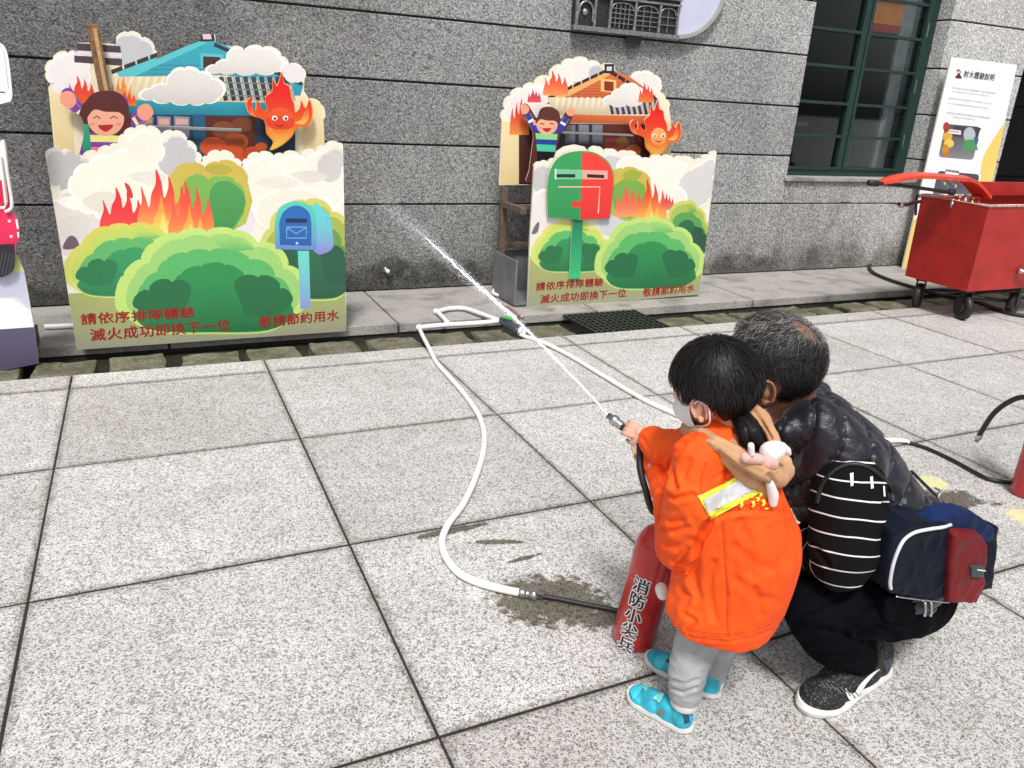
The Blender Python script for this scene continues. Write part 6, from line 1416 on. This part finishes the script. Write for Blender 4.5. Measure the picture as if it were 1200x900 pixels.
# padded vest
bm = bmesh.new()
chain(bm, [(A(936,486,1.32), .078), (A(952,512,1.285), .118), (A(984,556,1.225), .140), (A(1022,620,1.165), .150), (A(1044,664,1.125), .140), (A(1064,656,1.14), .118)]); hull_caps(bm, A(1058,625,1.17), .12, A(1078,640,1.13), .092)
ellip(bm, A(975,530,1.20), (.10, .09, .09)); ellip(bm, A(976,532,1.32), (.10, .09, .09)); hull_caps(bm, A(956,500,1.22), .07, A(997,545,1.155), .080)
chain(bm, [(A(960,460,1.37), .030), (A(955,463,1.36), .034), (A(942,476,1.32), .034), (A(934,492,1.25), .034), (A(918,506,1.23), .028), (A(902,516,1.26), .022)])
vm_ = remesh(bm, .0048, 34, .7)
P, N = getv(vm_); ax_ = np.array((CR * .95 - CU * .28 + CT * .12).normalized()); ac_ = np.cross(ax_, np.array(CT)); ac_ /= np.linalg.norm(ac_); rel_p = P - np.array(SPN[1])
s = rel_p @ ax_; yy = rel_p @ ac_; s2 = s + .35 * yy ** 2 / .14 + nz(P, (4, 4, 4), 3) * .012
x = (s2 + 5.0) / .068; x = np.abs((x - np.floor(x)) - .5) * 2
dome = 1 - x ** 3.2
q3 = np.stack([s, yy, rel_p @ np.array(CT)], 1)
cr = nz(q3, (10, 48, 48), 9) * .0060 * (.25 + x ** 2) + nz(q3, (16, 95, 95), 4) * .0026 * (.2 + x ** 2)
setv(vm_, P + N * (dome * .0062 - .003 - .0042 * np.exp(-((1 - x) / .10) ** 2) + cr)[:, None]); attr(vm_, 'sp', s)
folds(vm_, [([(1045,575),(1062,600),(1062,630)], 4, .005)])
vest = obj('padded_vest', vm_, M_vest, mn, True)
M_pipe = simple('black_vest_binding', (.006, .006, .007), .5, var=.2)
# rolled collar and arm binding
0 and tube('vest_collar', [A(968,455,1.42), A(958,446,1.44), A(944,450,1.40), A(934,470,1.30), A(930,488,1.24), A(918,500,1.22), A(905,512,1.25)], [.016,.022,.026,.026,.026,.024,.018], M_vest, mn, 14)
tv = [bvh(vest), bvh(slv)]
def on(u, v, d=.002, trees=None):
    r_ = ray(u, v); best = None
    for t in (trees or tv):
        h = t.ray_cast(CO, r_)
        if h[0] is not None and (best is None or h[3] < best[3]): best = h
    return best[0] - r_ * d if best else A(u, v, 1.1)
tube('arm_binding', [on(*q) for q in ((958,590),(962,572),(972,556),(988,546),(1004,544),(1020,549),(1034,560),(1043,574),(1047,588))], .0055, M_pipe, mn, 8)
for q in ([(996,548),(1000,547),(1000,562),(997,563)], [(1019,552),(1022,551),(1023,565),(1020,566)], [(1034,562),(1036,563),(1037,575),(1035,575)]): decal('white_dash', [(x_, y_ + 7) for x_, y_ in q], [tv[1]], M_winK, mn, .002, 1.5)
# trousers
bm = bmesh.new()
chain(bm, [(A(1062,690,1.14), .118), (A(1048,704,1.09), .098), (A(1000,704,1.10), .084), (A(948,704,1.13), .070)]); chain(bm, [(A(948,704,1.13), .070), (A(972,745,1.12), .072), (A(996,758,1.115), .060), (A(1002,767,1.115), .053)])
ellip(bm, A(1066,694,1.12), (.105, .10, .095)); chain(bm, [(mhr, .10), (mkr, .072), (mkr.lerp(mar, .5), .07), (mar, .055)]); hull_caps(bm, A(1058, 690, 1.2), .12, A(1040, 672, 1.15), .12)
tm = remesh(bm, .0048, 7, .6); ripple(tm, (11, 11, 8), .005, 6); folds(tm, [([(925,735),(960,735),(990,745)], 4, .006), ([(1000,690),(960,720),(935,730)], 5, .008), ([(1005,742),(1030,735),(1050,745)], 4, .008), ([(955,765),(985,770),(1010,765)], 4, .006), ([(1040,700),(1010,725),(990,738)], 5, .008)])
tro = obj('trousers', tm, M_trou, mn, True); tt_ = [bvh(tro)]
decal('pocket_piping', line2([(1019,671),(1028,681),(1036,692)], 1.6), tt_, M_winK, mn, .0025, 1.2); decal('pocket_piping', line2([(1022,676),(1027,684)], 1.2), tt_, M_winK, mn, .0025, 1.2)
# trainers
def m_mesh():
    t = NT('black_speckled_knit'); v = t.n('ShaderNodeTexVoronoi', {'Vector': t.coord(), 'Scale': 330.0}).outputs['Color']; c = t.n('ShaderNodeSeparateColor', {'Color': v}).outputs[0]
    t.set('Base Color', t.ramp(c, [(0, .006), (.62, .016), (.86, .09)], 'CONSTANT')); t.set('Roughness', .8); t.bump(c, .3, .002); return t.m
M_knit = m_mesh(); M_mid = simple('white_midsole', (.74, .74, .73), .55, var=.1, vs_=40)
sA, uA = shoe('trainer', (1.738, 1.140), (1.385, 1.085), .112, .112, M_knit, M_mid, mn, .022, mal, .050)
sB, uB = shoe('trainer', (1.72, 1.60), (1.40, 1.58), .112, .105, M_knit, M_mid, mn, .022, mar, .048)
tb_ = [bvh(uA)]
decal('swoosh_mark', smooth2([(1031,783),(1023,791),(1014,802),(1007,813),(1003,820),(999,823),(993,817),(990,806),(995,812),(1001,811),(1007,802),(1018,791)], 3), tb_ + [bvh([o for o in sA.children if o.name.startswith('sole')][0])], M_winK, sA, .002, 1.2)
decal('heel_counter', [(1034,775),(1046,770),(1049,788),(1040,798),(1032,800),(1038,788)], tb_, simple('dark_violet_heel', (.03, .025, .05), .5), sA, .0012, 2)
rr = random.Random(9)
for k in range(9): x, y = 962 + k * 5.6, 800 + k * 1.6 + rr.uniform(-1, 1); decal('lace', line2([(x, y), (x + 6, y + 7)], 1.6), tb_, simple('grey_lace', (.10, .10, .11), .7), sA, .0025, 1.2)
# ---------------------------------------------------------------- sling bag behind the man's hip
bg_ = thing('shoulder_bag', 'navy shoulder bag with a dark red pocket hanging behind the squatting man', 'bag', A(1090, 690, 1.06))
M_navy = m_cloth('navy_nylon', (.001, .002, .007, 1), (.002, .0055, .020, 1), .7, 6, 500, .5, .1, .5, 9, spec=.12); M_blue = m_cloth('blue_nylon', (.003, .012, .052, 1), (.006, .022, .095, 1), .7, 6, 500, .5, .1, .5, 9, spec=.15)
M_dred = m_cloth('dark_red_nylon', (.12, .004, .006, 1), (.19, .007, .010, 1), .6, 6, 500, .5, .1, .4, 9); M_refl = simple('pale_piping', (.66, .68, .72), .4, var=.1)
def slab_px(name, pts, y0, y1, mat, parent, bev=.012, vox=.004, rip=.003, tilt=0):
    """a soft block: an outline with real depth, rounded"""
    P0 = [A(u, v, y0) for u, v in pts]; P1 = [p + Vector((.06 * (y1 - y0), y1 - y0, tilt)) for p in P0]
    b = bmesh.new(); va = [b.verts.new(p) for p in P0]; vb2 = [b.verts.new(p) for p in P1]; n = len(va)
    b.faces.new(va); b.faces.new(vb2[::-1])
    for i in range(n): b.faces.new((va[i], va[(i + 1) % n], vb2[(i + 1) % n], vb2[i]))
    bmesh.ops.recalc_face_normals(b, faces=b.faces); m = remesh(b, vox, int(bev * 800)); ripple(m, (20, 20, 20), rip, 3); return obj(name, m, mat, parent, True)
slab_px('bag_body', [(1046,622),(1068,613),(1112,616),(1122,640),(1120,700),(1112,706),(1045,697),(1040,680),(1042,645)], .985, 1.11, M_navy, bg_)
slab_px('bag_top', [(1085,615),(1108,603),(1130,599),(1150,606),(1165,620),(1164,634),(1140,640),(1100,632)], 1.0, 1.045, M_blue, bg_)
slab_px('bag_gusset', [(1112,626),(1170,618),(1168,645),(1163,690),(1112,698)], 1.03, 1.12, M_navy, bg_, .006)
pk = slab_px('front_pocket', [(1118,626),(1152,628),(1157,640),(1154,692),(1146,707),(1112,706),(1114,660)], .970, 1.03, M_dred, bg_, .008)
slab_px('pocket_patch', [(1139,664),(1153,664),(1153,677),(1139,677)], .962, .985, simple('dark_green_patch', (.03, .06, .055), .5), bg_, .002, .003, .0005)
decal('patch_trim', line2([(1140,665),(1150,665.5)], 1.4), [bvh(pk)], M_refl, bg_, .012, 1.2)
bb = [bvh(o) for o in bg_.children if o.type == 'MESH']
tube('piping', [on(*q, .004, bb) for q in ((1044,690),(1043,682),(1046,664),(1052,646),(1060,632),(1072,624),(1090,620),(1104,618),(1114,615))], .0042, M_refl, bg_, 8)
slab_px('lower_pouch', [(1040,700),(1075,702),(1110,705),(1104,718),(1088,728),(1060,732),(1036,728)], 1.0, 1.12, M_trou, bg_, .012)
for x in (1084, 1091):
    q = A(x, 706, .985); zp = tube('zip_pull', [q, A(x + .5, 716, .982), A(x - 1, 722, .980)], [.0035, .003, .0045], M_chrome, bg_, 8); 
    tube('zip_cord', [A(x - 6, 702, .99), q], .0018, M_chrome, bg_, 6)
tube('zip_line', [A(1050,699,.984), A(1080,703,.984), A(1112,706,.984)], .0022, M_chrome, bg_, 6)
tube('shoulder_strap', [A(1068,552,1.28), A(1080,564,1.26), A(1094,578,1.20), A(1112,596,1.10), A(1119,602,1.07)], .0042, M_black, bg_, 8)
tube('strap_hook', [A(1096,572,1.18), A(1102,576,1.16), A(1100,584,1.15), A(1110,594,1.12), A(1120,598,1.09)], .0026, M_chrome, bg_, 6)
